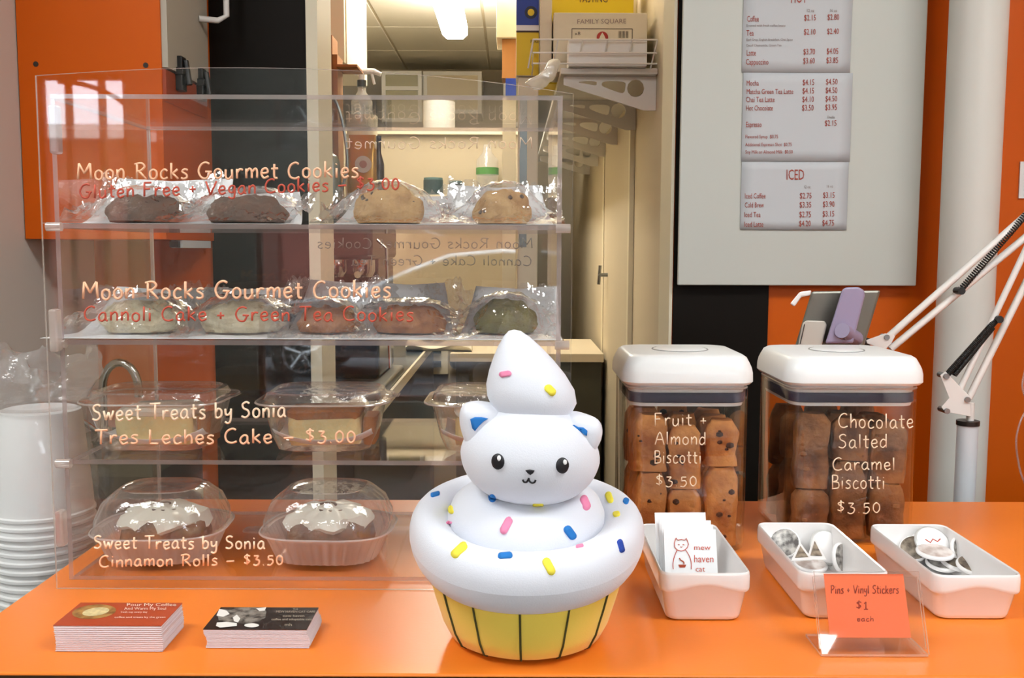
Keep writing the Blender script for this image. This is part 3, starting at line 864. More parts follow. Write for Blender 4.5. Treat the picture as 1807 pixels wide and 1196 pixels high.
# left kitchen cabinet with cardboard box
t = thing('tall_cream_cabinet', 'tall cream kitchen cabinet just inside the left door jamb', 'cabinet', (-.55, 3.0, 0))
a, b = at_y(480, 50, 2.75), at_y(612, 50, 2.75)
zb_ = at_y(612, 112, 2.75).z
MB().box((XKL + .001, 2.75, zb_), (b.x, 3.12, ZK - .002)).build('body', M['cream_light'], t, world=True)
MB().box((XKL + .001, 2.73, zb_), (b.x - .004, 2.7495, ZK - .002)).build('door', M['cream_light'], t, world=True)
cbx = thing('cardboard_box', 'brown opened cardboard box standing by the left door jamb', 'box', at_y(578, 172, 2.62))
a, b = at_y(561, 172, 2.6), at_y(586, 62, 2.6)
zc_ = at_y(600, 172, 2.6).z - .30
MB().box((a.x, 2.6, zc_), (b.x, 2.68, b.z)).build('tall_side', M['cardboard'], cbx, world=True)
a2, b2 = at_y(586, 172, 2.6), at_y(595, 96, 2.6)
MB().box((a2.x + .0005, 2.6, zc_), (b2.x, 2.68, b2.z)).build('low_side', M['cardboard'], cbx, world=True)
f0, f1 = at_y(595, 120, 2.6), at_y(632, 106, 2.6)
MB().box((f0.x + .0005, 2.58, f0.z), (f1.x, 2.69, f0.z + .006)).build('flap', M['cardboard'], cbx, world=True)

# left kitchen worktop with machine, bag and bottles
kt = thing('kitchen_worktop', 'steel kitchen worktop along the left kitchen wall', 'worktop', (-.7, 3.2, 0))
zk = .945; xk = at_y(690, 690, 2.6).x
rbox(MB(), (XKL + .001, 2.12, zk - .03), (xk, 4.40, zk), .003).build('top', mat('dark_teal_steel', '#3D4A50', .25, metal=.7), kt, world=True)
MB().box((XKL + .001, 2.16, .08), (xk - .03, 4.38, zk - .0305)).build('body', M['dark_wood'], kt, world=True)
MB().box((xk - .004, 2.13, zk - .028), (xk + .004, 4.39, zk + .002)).build('edge', M['cream'], kt, world=True)
MB().box((XKL + .02, 2.2, 0), (xk - .06, 4.36, .0798)).build('plinth', M['black'], kt, world=True)
esp = thing('espresso_machine', 'dark espresso machine on the steel kitchen worktop', 'machine', (-.62, 2.5, zk))
e0, e1 = at_y(505, 600, 2.42), at_y(690, 410, 2.42)
zt = at_y(600, 316, 2.42).z
rbox(MB(), (e0.x, 2.62, zk + .03), (e1.x - .06, 2.95, zt - .12), .01).build('body', mat('machine_black', '#1D2424', .25), esp, world=True)
rbox(MB(), (e0.x, 2.44, zt - .20), (e1.x - .05, 2.95, zt - .10), .012).build('head', mat('machine_dark_steel', '#3A3F38', .3, metal=.4), esp, world=True)
rbox(MB(), (e0.x, 2.42, zk + .001), (e1.x - .03, 2.95, zk + .03), .006).build('drip_tray', M['steel'], esp, world=True)
for px in (590, 640):
    q = at_y(px, 520, 2.5)
    g = MB(); g.lathe([(.03, 0), (.03, -.03), (.022, -.045)], 20, (q.x, 2.52, zt - .2005)).tube([(q.x, 2.5, zt - .225), (q.x + .01, 2.36, zt - .235)], .009, 8)
    g.build('group_head', M['chrome'], esp, smooth=True, world=True)
g = MB(); q = at_y(700, 500, 2.5); g.tube([(e1.x - .045, 2.5, zt - .15), (e1.x - .02, 2.48, zt - .17), (e1.x - .01, 2.46, zk + .08)], .004, 8); g.build('steam_wand', M['chrome'], esp, smooth=True, world=True)
rbox(MB(), (e0.x + .01, 2.50, zt - .0995), (e1.x - .055, 2.94, zt - .07), .006).build('cup_tray', M['dark_olive'], esp, world=True)
# things standing on the machine
ztop = zt - .07
def on_top(px, Y): return Vector((at_y(px, 300, Y).x, Y, ztop))
gb = thing('coffee_bag', 'golden coffee bag with round label on the espresso machine', 'bag', on_top(640, 2.60))
zt2 = at_y(640, 238, 2.6).z - ztop
mb = MB()
mb.loft([rrect(.072, .05, .008, 3, 0), rrect(.078, .056, .012, 3, zt2 * .3), rrect(.074, .04, .01, 3, zt2 * .75), rrect(.072, .006, .002, 3, zt2)])
mb.build('bag', mat('gold_foil', '#B98A35', .3, metal=.6, bump=.3, bscale=40), gb, smooth=True)
MB().disc_between((.006, -.0285, zt2 * .6), (.006, -.0305, zt2 * .6), .022, 24).build('label', mat('pale_label', '#D8CFC0', .5), gb)
MB().disc_between((.006, -.0306, zt2 * .6), (.006, -.0312, zt2 * .6), .010, 18).build('label_emblem', mat('pink_emblem', '#B8857A', .5), gb)
sb = thing('syrup_bottle', 'slim dark syrup bottle beside the golden coffee bag', 'bottle', on_top(669, 2.62))
h = at_y(669, 240, 2.62).z - ztop
MB().lathe([(.013, 0), (.014, .004), (.014, h * .62), (.006, h * .78), (.006, h * .92)], 18).build('glass', mat('dark_red_bottle', '#3A1614', .15), sb, smooth=True)
MB().lathe([(.007, h * .92), (.007, h)], 14).build('cap', mat('navy_cap', '#2A2A48', .4), sb, smooth=True)
gm = thing('steel_kettle', 'steel gooseneck kettle beside the left door jamb', 'kettle', on_top(582, 2.52))
h = at_y(582, 276, 2.52).z - ztop
MB().lathe([(.032, 0), (.034, .005), (.026, h * .9), (.02, h)], 24).build('body', M['steel'], gm, smooth=True)
MB().tube(smooth_poly([(.026, 0, h * .3), (.045, 0, h * .8), (.038, 0, h * 1.5), (.02, 0, h * 2.0), (.0, 0, h * 2.15)], 4), .004, 8).build('spout', M['steel'], gm, smooth=True)
MB().lathe([(.021, h), (.01, h + .008), (.006, h + .018), (0.001, h + .02)], 16).build('lid', M['black_metal'], gm, smooth=True)
# spray bottle standing on the coffee grinder
gd = thing('coffee_grinder', 'cream coffee grinder behind the golden coffee bag', 'grinder', on_top(640, 2.80))
zg = at_y(640, 205, 2.8).z - ztop
MB().loft([rrect(.09, .1, .02, 4, 0), rrect(.09, .1, .02, 4, zg * .5), rrect(.075, .085, .02, 4, zg * .55), rrect(.085, .095, .03, 4, zg)]).build('body', M['cream_light'], gd, smooth=True)
sp = thing('spray_bottle', 'white trigger spray bottle standing above the coffee grinder', 'bottle', on_top(640, 2.80) + Vector((0, 0, zg + .0005)))
zs_ = at_y(640, 120, 2.8).z - ztop - zg
MB().lathe([(.028, 0), (.03, .005), (.03, zs_ * .3), (.012, zs_ * .5), (.011, zs_ * .62)], 20).build('bottle', M['film'], sp, smooth=True)
MB().lathe([(.0135, zs_ * .6), (.0135, zs_ * .74)], 16).build('collar', M['black_metal'], sp, smooth=True)
tr = MB(); tr.tube([(-.02, 0, zs_ * .92), (.035, 0, zs_ * .93), (.055, 0, zs_ * .86)], .010, 10, r2=.006)
tr.tube([(0, 0, zs_ * .7), (0, 0, zs_ * .92)], .009, 10); tr.tube([(.028, 0, zs_ * .9), (.036, 0, zs_ * .66)], .004, 8)
tr.build('trigger_head', M['white_plastic'], sp, smooth=True)

# things on the partition / right part, seen through the case
zp = .945
rc = thing('prep_counter', 'beige prep counter at the end of the kitchen aisle', 'counter', (.02, 3.85, 0))
MB().box((xk + .1, 3.55, zp - .03), (XKR - .025, 4.15, zp)).build('top', M['cream'], rc, world=True)
MB().box((xk + .12, 3.58, .09), (XKR - .03, 4.13, zp - .0305)).build('body', M['dark_olive'], rc, world=True)
MB().box((xk + .14, 3.62, 0), (XKR - .05, 4.10, .0898)).build('plinth', M['black'], rc, world=True)
def towel(label, px0, px1, Y, z, h, d):
    a, b = at_y(px0, 690, Y), at_y(px1, 690, Y)
    t = thing('folded_towel', label, 'towel', ((a.x + b.x) / 2, Y + d / 2, z), group='folded kitchen towels')
    mb = MB(); n = 24; rings = []
    for k in range(n):
        u = k / (n - 1); x = a.x + (b.x - a.x) * u
        hh = h * (.75 + .25 * math.sin(u * 9 + 1)) * (1 if 0 < k < n - 1 else .7)
        rings.append([(x, Y + d / 2 + d / 2 * math.cos(q) , z + hh / 2 + hh / 2 * math.sin(q) * (1 if math.sin(q) > 0 else 1)) for q in [i * math.pi / 6 for i in range(12)]])
    mb.loft(rings).build('cloth', mat('cream_towel', '#EDE6D2', .9, bump=.3, bscale=200), t, smooth=True, world=True)
towel('white towel lying on the steel worktop at left', 576, 645, 2.30, zk, .025, .06)
towel('white rolled towel on the beige prep counter', 716, 832, 3.60, zp, .05, .10)
bt = thing('green_label_bottle', 'clear bottle with green label on the far partition', 'bottle', Vector((at_y(860, 260, 4.6).x, 4.6, zfar)))
h = .16
bt2z = at_y(860, 240, 4.6).z
# shelf strip for small goods on the cream partition
st = thing('ledge_shelf', 'thin cream ledge on the cream partition', 'shelf', (-.1, 4.42, at_y(850, 345, 4.42).z))
zl = at_y(850, 345, 4.42).z
a, b = at_y(735, 345, 4.42), at_y(925, 345, 4.42)
MB().box((a.x, 4.34, zl - .012), (b.x, 4.4795, zl - .0005)).build('board', M['cream_light'], st, world=True)
bt.location = (at_y(860, 260, 4.40).x, 4.41, zl)
h = at_y(860, 255, 4.4).z - zl
MB().lathe([(.045, 0), (.05, .006), (.05, h * .7), (.02, h * .86), (.018, h)], 20).build('bottle', M['film'], bt, smooth=True)
hl0, hl1 = at_y(860, 308, 4.4).z - zl, at_y(860, 296, 4.4).z - zl
MB().lathe([(.0515, hl0), (.0515, hl1)], 20, cap0=False, cap1=False).build('label', mat('green_label', '#3F7A2E', .5), bt, smooth=True)
teal = mat('dark_teal', '#1C3238', .4)
for (px0, px1, py, nm) in ((746, 781, 312, 'left dark teal canister on the far ledge'), (792, 816, 318, 'right dark teal canister on the far ledge')):
    a, b = at_y(px0, py, 4.38), at_y(px1, py, 4.38)
    t = thing('canister', nm, 'canister', ((a.x + b.x) / 2, 4.41, zl), group='dark canisters on the far ledge')
    r = (b.x - a.x) / 2; h = at_y(px0, py, 4.38).z - zl
    MB().lathe([(r, 0), (r, h * .85)], 24).build('body', teal, t, smooth=True)
    MB().lathe([(r * .96, h * .85), (r * .96, h * .97), (r * .5, h)], 24).build('lid', mat('teal_lid', '#4B6A6A', .4), t, smooth=True)
wb_ = thing('wall_panel_box', 'pale wall box with sockets above the prep counter', 'panel box', (.0, 4.44, 1.0))
a, b = at_y(750, 660, 4.44), at_y(790, 600, 4.44)
MB().box((a.x, 4.44, a.z), (b.x, 4.4795, b.z)).build('box', M['cream_light'], wb_, world=True)
for k in range(2):
    z = a.z + (b.z - a.z) * (.3 + .4 * k)
    MB().box((a.x + .03, 4.436, z - .014), (b.x - .03, 4.4395, z + .014)).build('socket', M['dark_olive'], wb_, world=True)
tg = thing('hanging_ladle', 'steel ladle hanging at the partition over the prep counter', 'ladle', at_y(805, 640, 4.43))
MB().tube([(0, .02, .14), (0, 0, .13), (0, 0, .02)], .005, 8).build('handle', M['steel'], tg, smooth=True)
MB().lathe([(.004, -.03), (.02, -.024), (.03, -.008), (.031, .008)], 18, cap1=False).build('bowl', M['steel'], tg, smooth=True)

# ================================================================== acrylic display case
Y0, Y1 = .935, 1.178             # front and back of the case
YP = at_z(400, 1041, ZC).y       # free-standing front sheet
CX0, CX1 = -.441, .0475
ZT = at_y(600, 176, Y0).z
shelf_z = [at_y(500, 396, Y0).z, at_y(500, 601, Y0).z, at_y(500, 812, Y0).z]
TH = .0045
dc = thing('display_case', 'clear acrylic bakery display case with three shelves and chalk lettering', 'display case', ((CX0 + CX1) / 2, (Y0 + Y1) / 2, ZC))
ED = [M['acrylic'], M['acrylic_edge'], M['acrylic_bright_edge']]
def slab(a, b, edge=1):
    """acrylic sheet: clear faces, tinted narrow edges"""
    mb = MB().box(a, b)
    d = [b[i] - a[i] for i in range(3)]; k = d.index(min(d))
    nrm = [2, 2, 1, 0, 1, 0]
    mb.mi = [0 if nrm[i] == k else edge for i in range(6)]
    return mb
slab((CX0, Y0, ZC + .0005), (CX0 + TH, Y1, ZT)).build('side_panel', ED, dc, world=True)
slab((CX1 - TH, Y0, ZC + .0005), (CX1, Y1, ZT)).build('side_panel', ED, dc, world=True)
slab((CX0 + TH + .0002, Y1 - TH, ZC + .0005), (CX1 - TH - .0002, Y1, ZT), 2).build('back_panel', ED, dc, world=True)
slab((CX0, Y0, ZT + .0002), (CX1, Y1, ZT + TH)).build('top_panel', ED, dc, world=True)
slab((CX0 + TH + .0002, Y0, ZC + .0005), (CX1 - TH - .0002, Y1 - TH - .0002, ZC + TH)).build('base_panel', ED, dc, world=True)
for z in shelf_z:
    slab((CX0 + TH + .0002, Y0, z - TH), (CX1 + .004, Y1 - TH - .0002, z)).build('shelf', ED, dc, world=True)
# corner welds and clear hinge blocks
for z in shelf_z:
    for x in (CX0, CX1):
        mb = MB(); mb.disc_between((x - .006, Y0 - .004, z - .003), (x + .008, Y0 - .004, z - .003), .0045, 10)
        mb.build('pin', M['acrylic_bright_edge'], dc, smooth=True, world=True)
for (py0, py1, m_) in ((186, 272, 'acrylic_edge'), (545, 620, 'acrylic_bright_edge')):
    a, b = at_y(92, py1, Y0 - .01), at_y(104, py0, Y0 - .01)
    rbox(MB(), (a.x, Y0 - .016, a.z), (b.x, Y0 - .004, b.z), .002).build('hinge_block', M[m_], dc, world=True)
a, b = at_y(103, 962, Y0 - .01), at_y(114, 900, Y0 - .01)
rbox(MB(), (a.x, Y0 - .016, a.z), (b.x, Y0 - .004, b.z), .002).build('latch', M['acrylic_bright_edge'], dc, world=True)
rbox(MB(), (a.x - .0015, Y0 - .012, a.z + .002), (a.x + .0015, Y0 - .008, b.z - .002), .0008).build('latch_insert', mat('orange_red_plastic', '#D04A28', .4), dc, world=True)
# front sheet with softly arched top edge
fx0 = at_y(92, 1040, YP).x + .004; fx1 = at_y(1011, 300, YP).x
def ztop_at(u):
    py = 133 - 14 * math.sin(min(1, u / .35) * math.pi / 2) if u < .35 else 119 + 46 * ((u - .35) / .65) ** 2.2
    return at_y(68 + (1011 - 68) * u, py, YP).z
N = 25
top = [(fx0 + (fx1 - fx0) * k / (N - 1), ztop_at(k / (N - 1))) for k in range(N)]
mb = MB()
for (yy) in (YP, YP + .003):
    pass
fv = [(x, YP, ZC + .0008) for x, z in top] + [(x, YP, z) for x, z in top]
bv = [(x, YP + .003, ZC + .0008) for x, z in top] + [(x, YP + .003, z) for x, z in top]
mb.add(fv, [(k, k + 1, N + k + 1, N + k) for k in range(N - 1)], 0)
mb.add(bv, [(k + 1, k, N + k, N + k + 1) for k in range(N - 1)], 0)
mb.add([fv[N + k] for k in range(N)] + [bv[N + k] for k in range(N)], [(k, k + 1, N + k + 1, N + k) for k in range(N - 1)], 2)
mb.add([fv[0], fv[N - 1], bv[N - 1], bv[0]], [(0, 1, 2, 3)], 2)
mb.add([fv[0], bv[0], bv[N], fv[N]], [(0, 1, 2, 3)], 2)
mb.add([fv[N - 1], bv[N - 1], bv[2 * N - 1], fv[2 * N - 1]], [(0, 1, 2, 3)], 2)
fp = mb.build('front_panel', ED, dc, world=True)
wf = lambda px, py: at_y(px, py, YP - .0006)
R1 = .00105
handwrite(fp, 'Moon Rocks Gourmet Cookies', 136, 633, 317, 28, wf, M['ink_peach'], R1, slope=-.008)
handwrite(fp, 'Gluten Free + Vegan Cookies - $3.00', 140, 705, 350, 24, wf, M['ink_red'], R1 * .9, slope=-.03)
handwrite(fp, 'Moon Rocks Gourmet Cookies', 145, 690, 528, 30, wf, M['ink_peach'], R1 * 1.15, slope=-.006)
handwrite(fp, 'Cannoli Cake + Green Tea Cookies', 148, 730, 566, 25, wf, M['ink_red'], R1 * .9, slope=0)
handwrite(fp, 'Sweet Treats by Sonia', 162, 505, 742, 27, wf, M['ink_white'], R1, slope=-.02)
handwrite(fp, 'Tres Leches Cake - $3.00', 168, 628, 783, 25, wf, M['ink_peach'], R1, slope=-.004)
handwrite(fp, 'Sweet Treats by Sonia', 165, 468, 968, 22, wf, M['ink_white'], R1 * .9)
handwrite(fp, 'Cinnamon Rolls - $3.50', 175, 500, 1000, 20, wf, M['ink_peach'], R1 * .9, slope=-.012)
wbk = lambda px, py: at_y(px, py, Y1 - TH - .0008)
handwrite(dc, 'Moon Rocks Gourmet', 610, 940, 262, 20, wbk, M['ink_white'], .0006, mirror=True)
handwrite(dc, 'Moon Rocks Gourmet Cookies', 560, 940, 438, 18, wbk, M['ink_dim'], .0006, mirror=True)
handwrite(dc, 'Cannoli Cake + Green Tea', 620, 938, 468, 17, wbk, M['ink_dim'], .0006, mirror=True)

# ------------------------------------------------------------------ wrapped cookies
def cookie_mat(name, c1, c2, sc=60, bump=.6):
    return mat(name, c1, .75, bump=bump, bscale=160, var=.4, vscale=sc, col2=c2)
CK = {
 'choc': cookie_mat('chocolate_cookie', '#6A4026', '#3E2412'),
 'gold': cookie_mat('golden_cookie', '#E6B978', '#C48E4C'),
 'white': cookie_mat('white_crumble_cookie', '#FBF1D2', '#E3D2A8', 90, 1.0),
 'caramel': cookie_mat('caramel_cookie', '#CC8850', '#A25E30', 70),
 'green': cookie_mat('green_tea_cookie', '#7E7A2A', '#5C5A1C', 80),
}
chip = mat('dark_chip', '#3A2112', .5)
def wrapped_cookie(px, w, h, z, kind, label, seed, lean=0.0, Yc=1.005, flap=.035, lw=.066, pw=None):
    X = at_y(px, 500, Yc).x
    t = thing('wrapped_cookie', label, 'cookie', (X, Yc, z), group='wrapped cookies on the case shelves')
    # cookie body: knobbly dome
    mb = MB(); n, m_ = 46, 20; rings = []
    amp = {'white': .24, 'caramel': .2, 'gold': .14, 'choc': .17, 'green': .14}[kind]
    for k in range(m_ + 1):
        f = k / m_
        a = f * math.pi / 2
        ring = []
        for i in range(n):
            th = 2 * math.pi * i / n
            r = (w / 2) * (math.cos(a) ** .62) * (1 - .16 * (1 - min(1, f / .2)) ** 2) if k < m_ else .001
            zz = h * math.sin(a) ** .9
            d = fbm((math.cos(th) * r * 1.0, math.sin(th) * r, zz), 70, seed)
            rr = r * (1 + amp * .8 * d)
            ring.append((rr * math.cos(th), rr * math.sin(th) * .8, .0035 + zz * (1 + amp * 1.3 * d * f) + lean * rr * math.cos(th) * f))
        rings.append(ring)
    mb.loft(rings)
    ck = mb.build('cookie', CK[kind], t, smooth=True)
    if kind == 'gold':
        rnd = random.Random(seed)
        for k in range(8):
            th = rnd.uniform(-2.9, -.2); f = rnd.uniform(.15, .7)
            r = w / 2 * math.cos(f * math.pi / 2) ** .55 * 1.0
            q = Vector((r * math.cos(th), r * math.sin(th) * .8, .0035 + h * math.sin(f * math.pi / 2) ** .9 + lean * r * math.cos(th) * f))
            s = rnd.uniform(.0012, .0026); q *= .97
            c = MB(); c.lathe([(s * .3, -s), (s, -s * .3), (s, s * .3), (s * .3, s)], 8, tuple(q)).build('chip', chip, ck, smooth=True)
    # white paper liner with raised back flap
    pw = pw or lw
    def liner(u, v):
        x = (u - .5) * 2 * pw * (1.05 - .22 * v)
        y = -.062 + .15 * v
        lift = max(0, v - .40) / .60
        skew = (.012 if seed % 2 else -.01) * v
        return (x + skew, y - .03 * lift * lift, .0008 + (flap + .008) * lift ** 1.2 + .003 * abs(u - .5) * 2 * lift + .0012 * (1 + fbm((x, y, 0), 30, seed)) * v)
    MB().grid(liner, 14, 14).build('paper_liner', M['paper_white'], t, smooth='all', solid=.0004)
    # cellophane draped over the cookie
    def drape(u, v):
        x = (u - .5) * 2 * lw * 1.0
        y = -.064 + .139 * v
        rr = (x / (w * .62)) ** 2 + (y / (w * .52)) ** 2
        dome = (h + .007) * math.exp(-rr ** 1.6 * .75)
        lift = max(0, v - .6) / .4
        edge = max(abs(u - .5) * 2, abs(v - .5) * 2) ** 4
        cr = fbm((x, y, 0), 38, seed + 20) * .0065 + (1 - abs(fbm((x * 1.6 + y * .5, y - x, 0), 50, seed + 9)) * 1.6) * .0055 + abs(fbm((x, y * 1.5, .3), 105, seed + 3)) * .005
        return (x + fbm((x, y, 1), 26, seed) * .006, y - .02 * lift, .0018 + dome + cr * (.45 + .8 * edge) * (1 if dome < h * .5 else .6) * min(1, v * 4) + (flap * .9) * lift ** 1.4 + .010 * edge * abs(u - .5) * 2 * v + .003 * min(1, v * 5))
    MB().grid(drape, 58, 42).build('cellophane_wrap', M['cello'], t, smooth=True)
    return t
s1, s2 = shelf_z[0], shelf_z[1]
wrapped_cookie(262, .080, .027, s1, 'choc', 'leftmost dark chocolate cookie in cellophane on the top shelf', 1, lw=.066, flap=.040, pw=.075)
wrapped_cookie(440, .082, .027, s1, 'choc', 'second dark chocolate cookie in cellophane on the top shelf', 2, lw=.062, flap=.025)
wrapped_cookie(688, .076, .034, s1, 'gold', 'golden chocolate chip cookie in cellophane on the top shelf', 3, lw=.066, flap=.022)
wrapped_cookie(886, .060, .034, s1, 'gold', 'golden cookie at the right end of the top shelf', 4, lw=.060, flap=.034)
wrapped_cookie(250, .085, .030, s2, 'white', 'leftmost pale crumbly cookie in cellophane on the middle shelf', 5, lw=.070, flap=.034, pw=.074)
wrapped_cookie(425, .085, .028, s2, 'white', 'second pale crumbly cookie in cellophane on the middle shelf', 6, lw=.055, flap=.034)
wrapped_cookie(577, .064, .026, s2, 'caramel', 'caramel cookie in cellophane in the middle of the middle shelf', 7, lw=.050, flap=.042)
wrapped_cookie(722, .078, .026, s2, 'caramel', 'brown cookie in cellophane left of the green cookie', 8, lw=.052, flap=.040)
wrapped_cookie(892, .068, .032, s2, 'green', 'olive green tea cookie in cellophane at the right end', 9, lw=.054, flap=.036)

# ------------------------------------------------------------------ cake tubs on the third shelf
cake_m = mat('yellow_sponge_cake', '#F0D89C', .8, bump=.5, bscale=120, var=.2, vscale=30)
crust_m = mat('brown_cake_crust', '#A8672C', .7, var=.3, vscale=40)
cream_m = mat('whipped_cream', '#F4EAD8', .6)
def cake_tub(px, label, seed, rot=0.0, w=.146, d=.115):
    z = shelf_z[2]
    Yc = 1.005
    X = at_y(px, 750, Yc).x
    t = thing('cake_tub', label, 'cake', (X, Yc, z), rot, group='clear tubs with cake on the third shelf')
    hh = .050
    mb = MB()
    rings = [rrect(w * .60, d * .58, .016, 6, .0008), rrect(w * .70, d * .68, .02, 6, .003), rrect(w * .78, d * .78, .024, 6, .016), rrect(w * .88, d * .88, .026, 6, hh - .004), rrect(w * .90, d * .90, .026, 6, hh),
             rrect(w, d, .03, 6, hh + .001), rrect(w, d, .03, 6, hh + .0028)]
    mb.loft(rings, True, False)
    mb.build('tub', M['shell'], t, smooth=True)
    lid = MB()
    rings = [rrect(w * .995, d * .995, .03, 6, hh + .0032), rrect(w * .90, d * .9, .03, 6, hh + .0045), rrect(w * .86, d * .86, .03, 6, hh + .011), rrect(w * .80, d * .80, .028, 6, hh + .0125), rrect(w * .78, d * .78, .028, 6, hh + .0105)]
    lid.loft(rings, False, True)
    lid.build('lid', M['shell'], t, smooth=True)
    rim = MB().tube([Vector(p) for p in rrect(w, d, .03, 6, hh + .002)], .0011, 6, closed=True)
    rim.build('rim', M['acrylic_bright_edge'], t, smooth=True)
    tab = MB(); tab.loft([[(w / 2 - .012, -.01, hh + .002), (w / 2 + .008, -.012, hh + .004), (w / 2 + .008, .012, hh + .004), (w / 2 - .012, .01, hh + .002)],
                          [(w / 2 - .012, -.01, hh + .003), (w / 2 + .008, -.012, hh + .005), (w / 2 + .008, .012, hh + .005), (w / 2 - .012, .01, hh + .003)]])
    tab.build('lid_tab', M['shell'], t)
    # cake slice on paper
    MB().grid(lambda u, v: ((u - .5) * w * .74, (v - .5) * d * .62, .0035 + .012 * abs(2 * u - 1) ** 2.5 + .010 * abs(2 * v - 1) ** 3), 14, 12).build('paper_liner', M['paper_white'], t, smooth='all', solid=.0004)
    ck = MB(); n = 18
    x0, x1, y0, y1 = -w * .28, w * .27, -d * .2, d * .24
    def lump(p, k): return Vector(p) + Vector((fbm(p, 60, seed), fbm(p, 60, seed + 1), fbm(p, 60, seed + 2))) * k
    rings = []
    for zz, s in ((.006, .96), (.010, 1), (.028, 1.0), (.034, .98)):
        rings.append([lump((p[0] + (x0 + x1) / 2, p[1] + (y0 + y1) / 2, zz), .0025) for p in rrect((x1 - x0) * s, (y1 - y0) * s, .006, 4, zz)])
    ck.loft(rings).build('cake_slice', cake_m, t, smooth=True)
    fr = MB(); rings = []
    for zz, s in ((.0342, 1.0), (.040, 1.02), (.043, .92)):
        rings.append([lump((p[0] + (x0 + x1) / 2, p[1] + (y0 + y1) / 2, zz), .004) for p in rrect((x1 - x0) * s, (y1 - y0) * s, .008, 5, zz)])
    fr.loft(rings).build('frosting', cream_m if seed != 2 else crust_m, t, smooth=True)
    cr = MB(); rings = []
    for zz, s in ((.005, .9), (.010, 1), (.030, 1), (.0335, .9)):
        rings.append([lump((p[0] + x1 + .0095, p[1] + (y0 + y1) / 2, zz), .002) for p in rrect(.014 * s, (y1 - y0) * .86, .005, 4, zz)])
    cr.loft(rings).build('crust', crust_m, t, smooth=True)
cake_tub(287, 'left clear tub with a slice of yellow cake', 1)
cake_tub(578, 'middle clear tub with a slice of cake', 2, .03, .136)
cake_tub(868, 'right clear tub with cake, half hidden by the plush cat', 3, -.02, .136)

# ------------------------------------------------------------------ cinnamon rolls in fluted clamshells
bun_m = mat('baked_bun', '#8E5A2C', .7, bump=.4, bscale=90, var=.4, vscale=25, col2='#5B3418')
ice_m = mat('white_icing', '#F3EEDF', .3, spec=.6)
def clamshell(px, label, seed, rot=0.0):
    Yc = 1.005; z = ZC + TH
    X = at_y(px, 940, Yc).x
    t = thing('cinnamon_roll_clamshell', label, 'pastry', (X, Yc, z), rot, group='fluted clamshells on the case floor')
    W_, D_ = .134, .116
    def ring(s, zz, flute, k=40, e=3.2):
        out = []
        for i in range(160):
            a = 2 * math.pi * i / 160
            c, s_ = math.cos(a), math.sin(a)
            r = (abs(c) ** e + abs(s_) ** e) ** (-1 / e)
            f = 1 + flute * math.cos(k * a)
            out.append((W_ / 2 * s * r * c * f, D_ / 2 * s * r * s_ * f, zz))
        return out
    b = MB(); b.loft([ring(.70, .001, .012), ring(.78, .003, .016), ring(.90, .022, .016), ring(.96, .030, .008), ring(1.03, .031, 0), ring(1.03, .0325, 0)], True, False)
    b.build('fluted_base', M['shell_base'], t, smooth=True)
    l = MB(); l.loft([ring(1.02, .033, 0), ring(.985, .0345, .0), ring(.97, .045, .008, 24), ring(.86, .062, .010, 24), ring(.66, .0735, .004, 24), ring(.58, .0755, 0), ring(.54, .0735, 0), ring(.3, .073, 0)], False, True)
    l.build('domed_lid', M['shell'], t, smooth=True)
    rm = MB().tube(ring(1.03, .0325, 0), .0012, 6, closed=True); rm.build('rim', M['shell_base'], t, smooth=True)
    tb = MB(); a0 = math.radians(200)
    tb.loft([rrect(.026, .02, .006, 4, .031, (-W_ / 2 - .006, -.02)), rrect(.026, .02, .006, 4, .0328, (-W_ / 2 - .006, -.02))]).build('tab', M['shell'], t, smooth=True)
    # bun, spiral icing
    bu = MB(); n = 40
    def lum(a, zz): return 1 + .05 * math.sin(3 * a + seed) + .03 * math.sin(7 * a)
    bu.lathe([(.036, .004), (.043, .008), (.046, .022), (.043, .036), (.034, .045), (.015, .048)], n, (0, 0, 0), mod=lum).build('bun', bun_m, t, smooth=True)
    ic = MB(); rings = []
    for k, (r, zz) in enumerate([(.041, .036), (.044, .040), (.040, .047), (.028, .052), (.012, .0535)]):
        rings.append([(r * (1 + .10 * math.sin(5 * a + seed) + .05 * math.sin(9 * a)) * math.cos(a), r * (1 + .10 * math.sin(5 * a + seed) + .05 * math.sin(9 * a)) * math.sin(a),
                       zz - (.010 * max(0, math.sin(4 * a + seed * 2)) if k < 2 else 0) + .0012 * math.sin(11 * a)) for a in [2 * math.pi * i / n for i in range(n)]])
    ic.loft(rings).build('icing', ice_m, t, smooth=True)
    sw = MB().tube([(.006 * (1 + .9 * q) * math.cos(q * 2.2), .006 * (1 + .9 * q) * math.sin(q * 2.2), .0535 - .0011 * q * q * .35) for q in [i * .12 for i in range(1, 36)]], .0014, 6)
    sw.build('cinnamon_swirl', bun_m, t, smooth=True)
clamshell(290, 'left clear clamshell with an iced cinnamon roll', 1, .05)
clamshell(582, 'right clear clamshell with an iced cinnamon roll', 2, -.04)

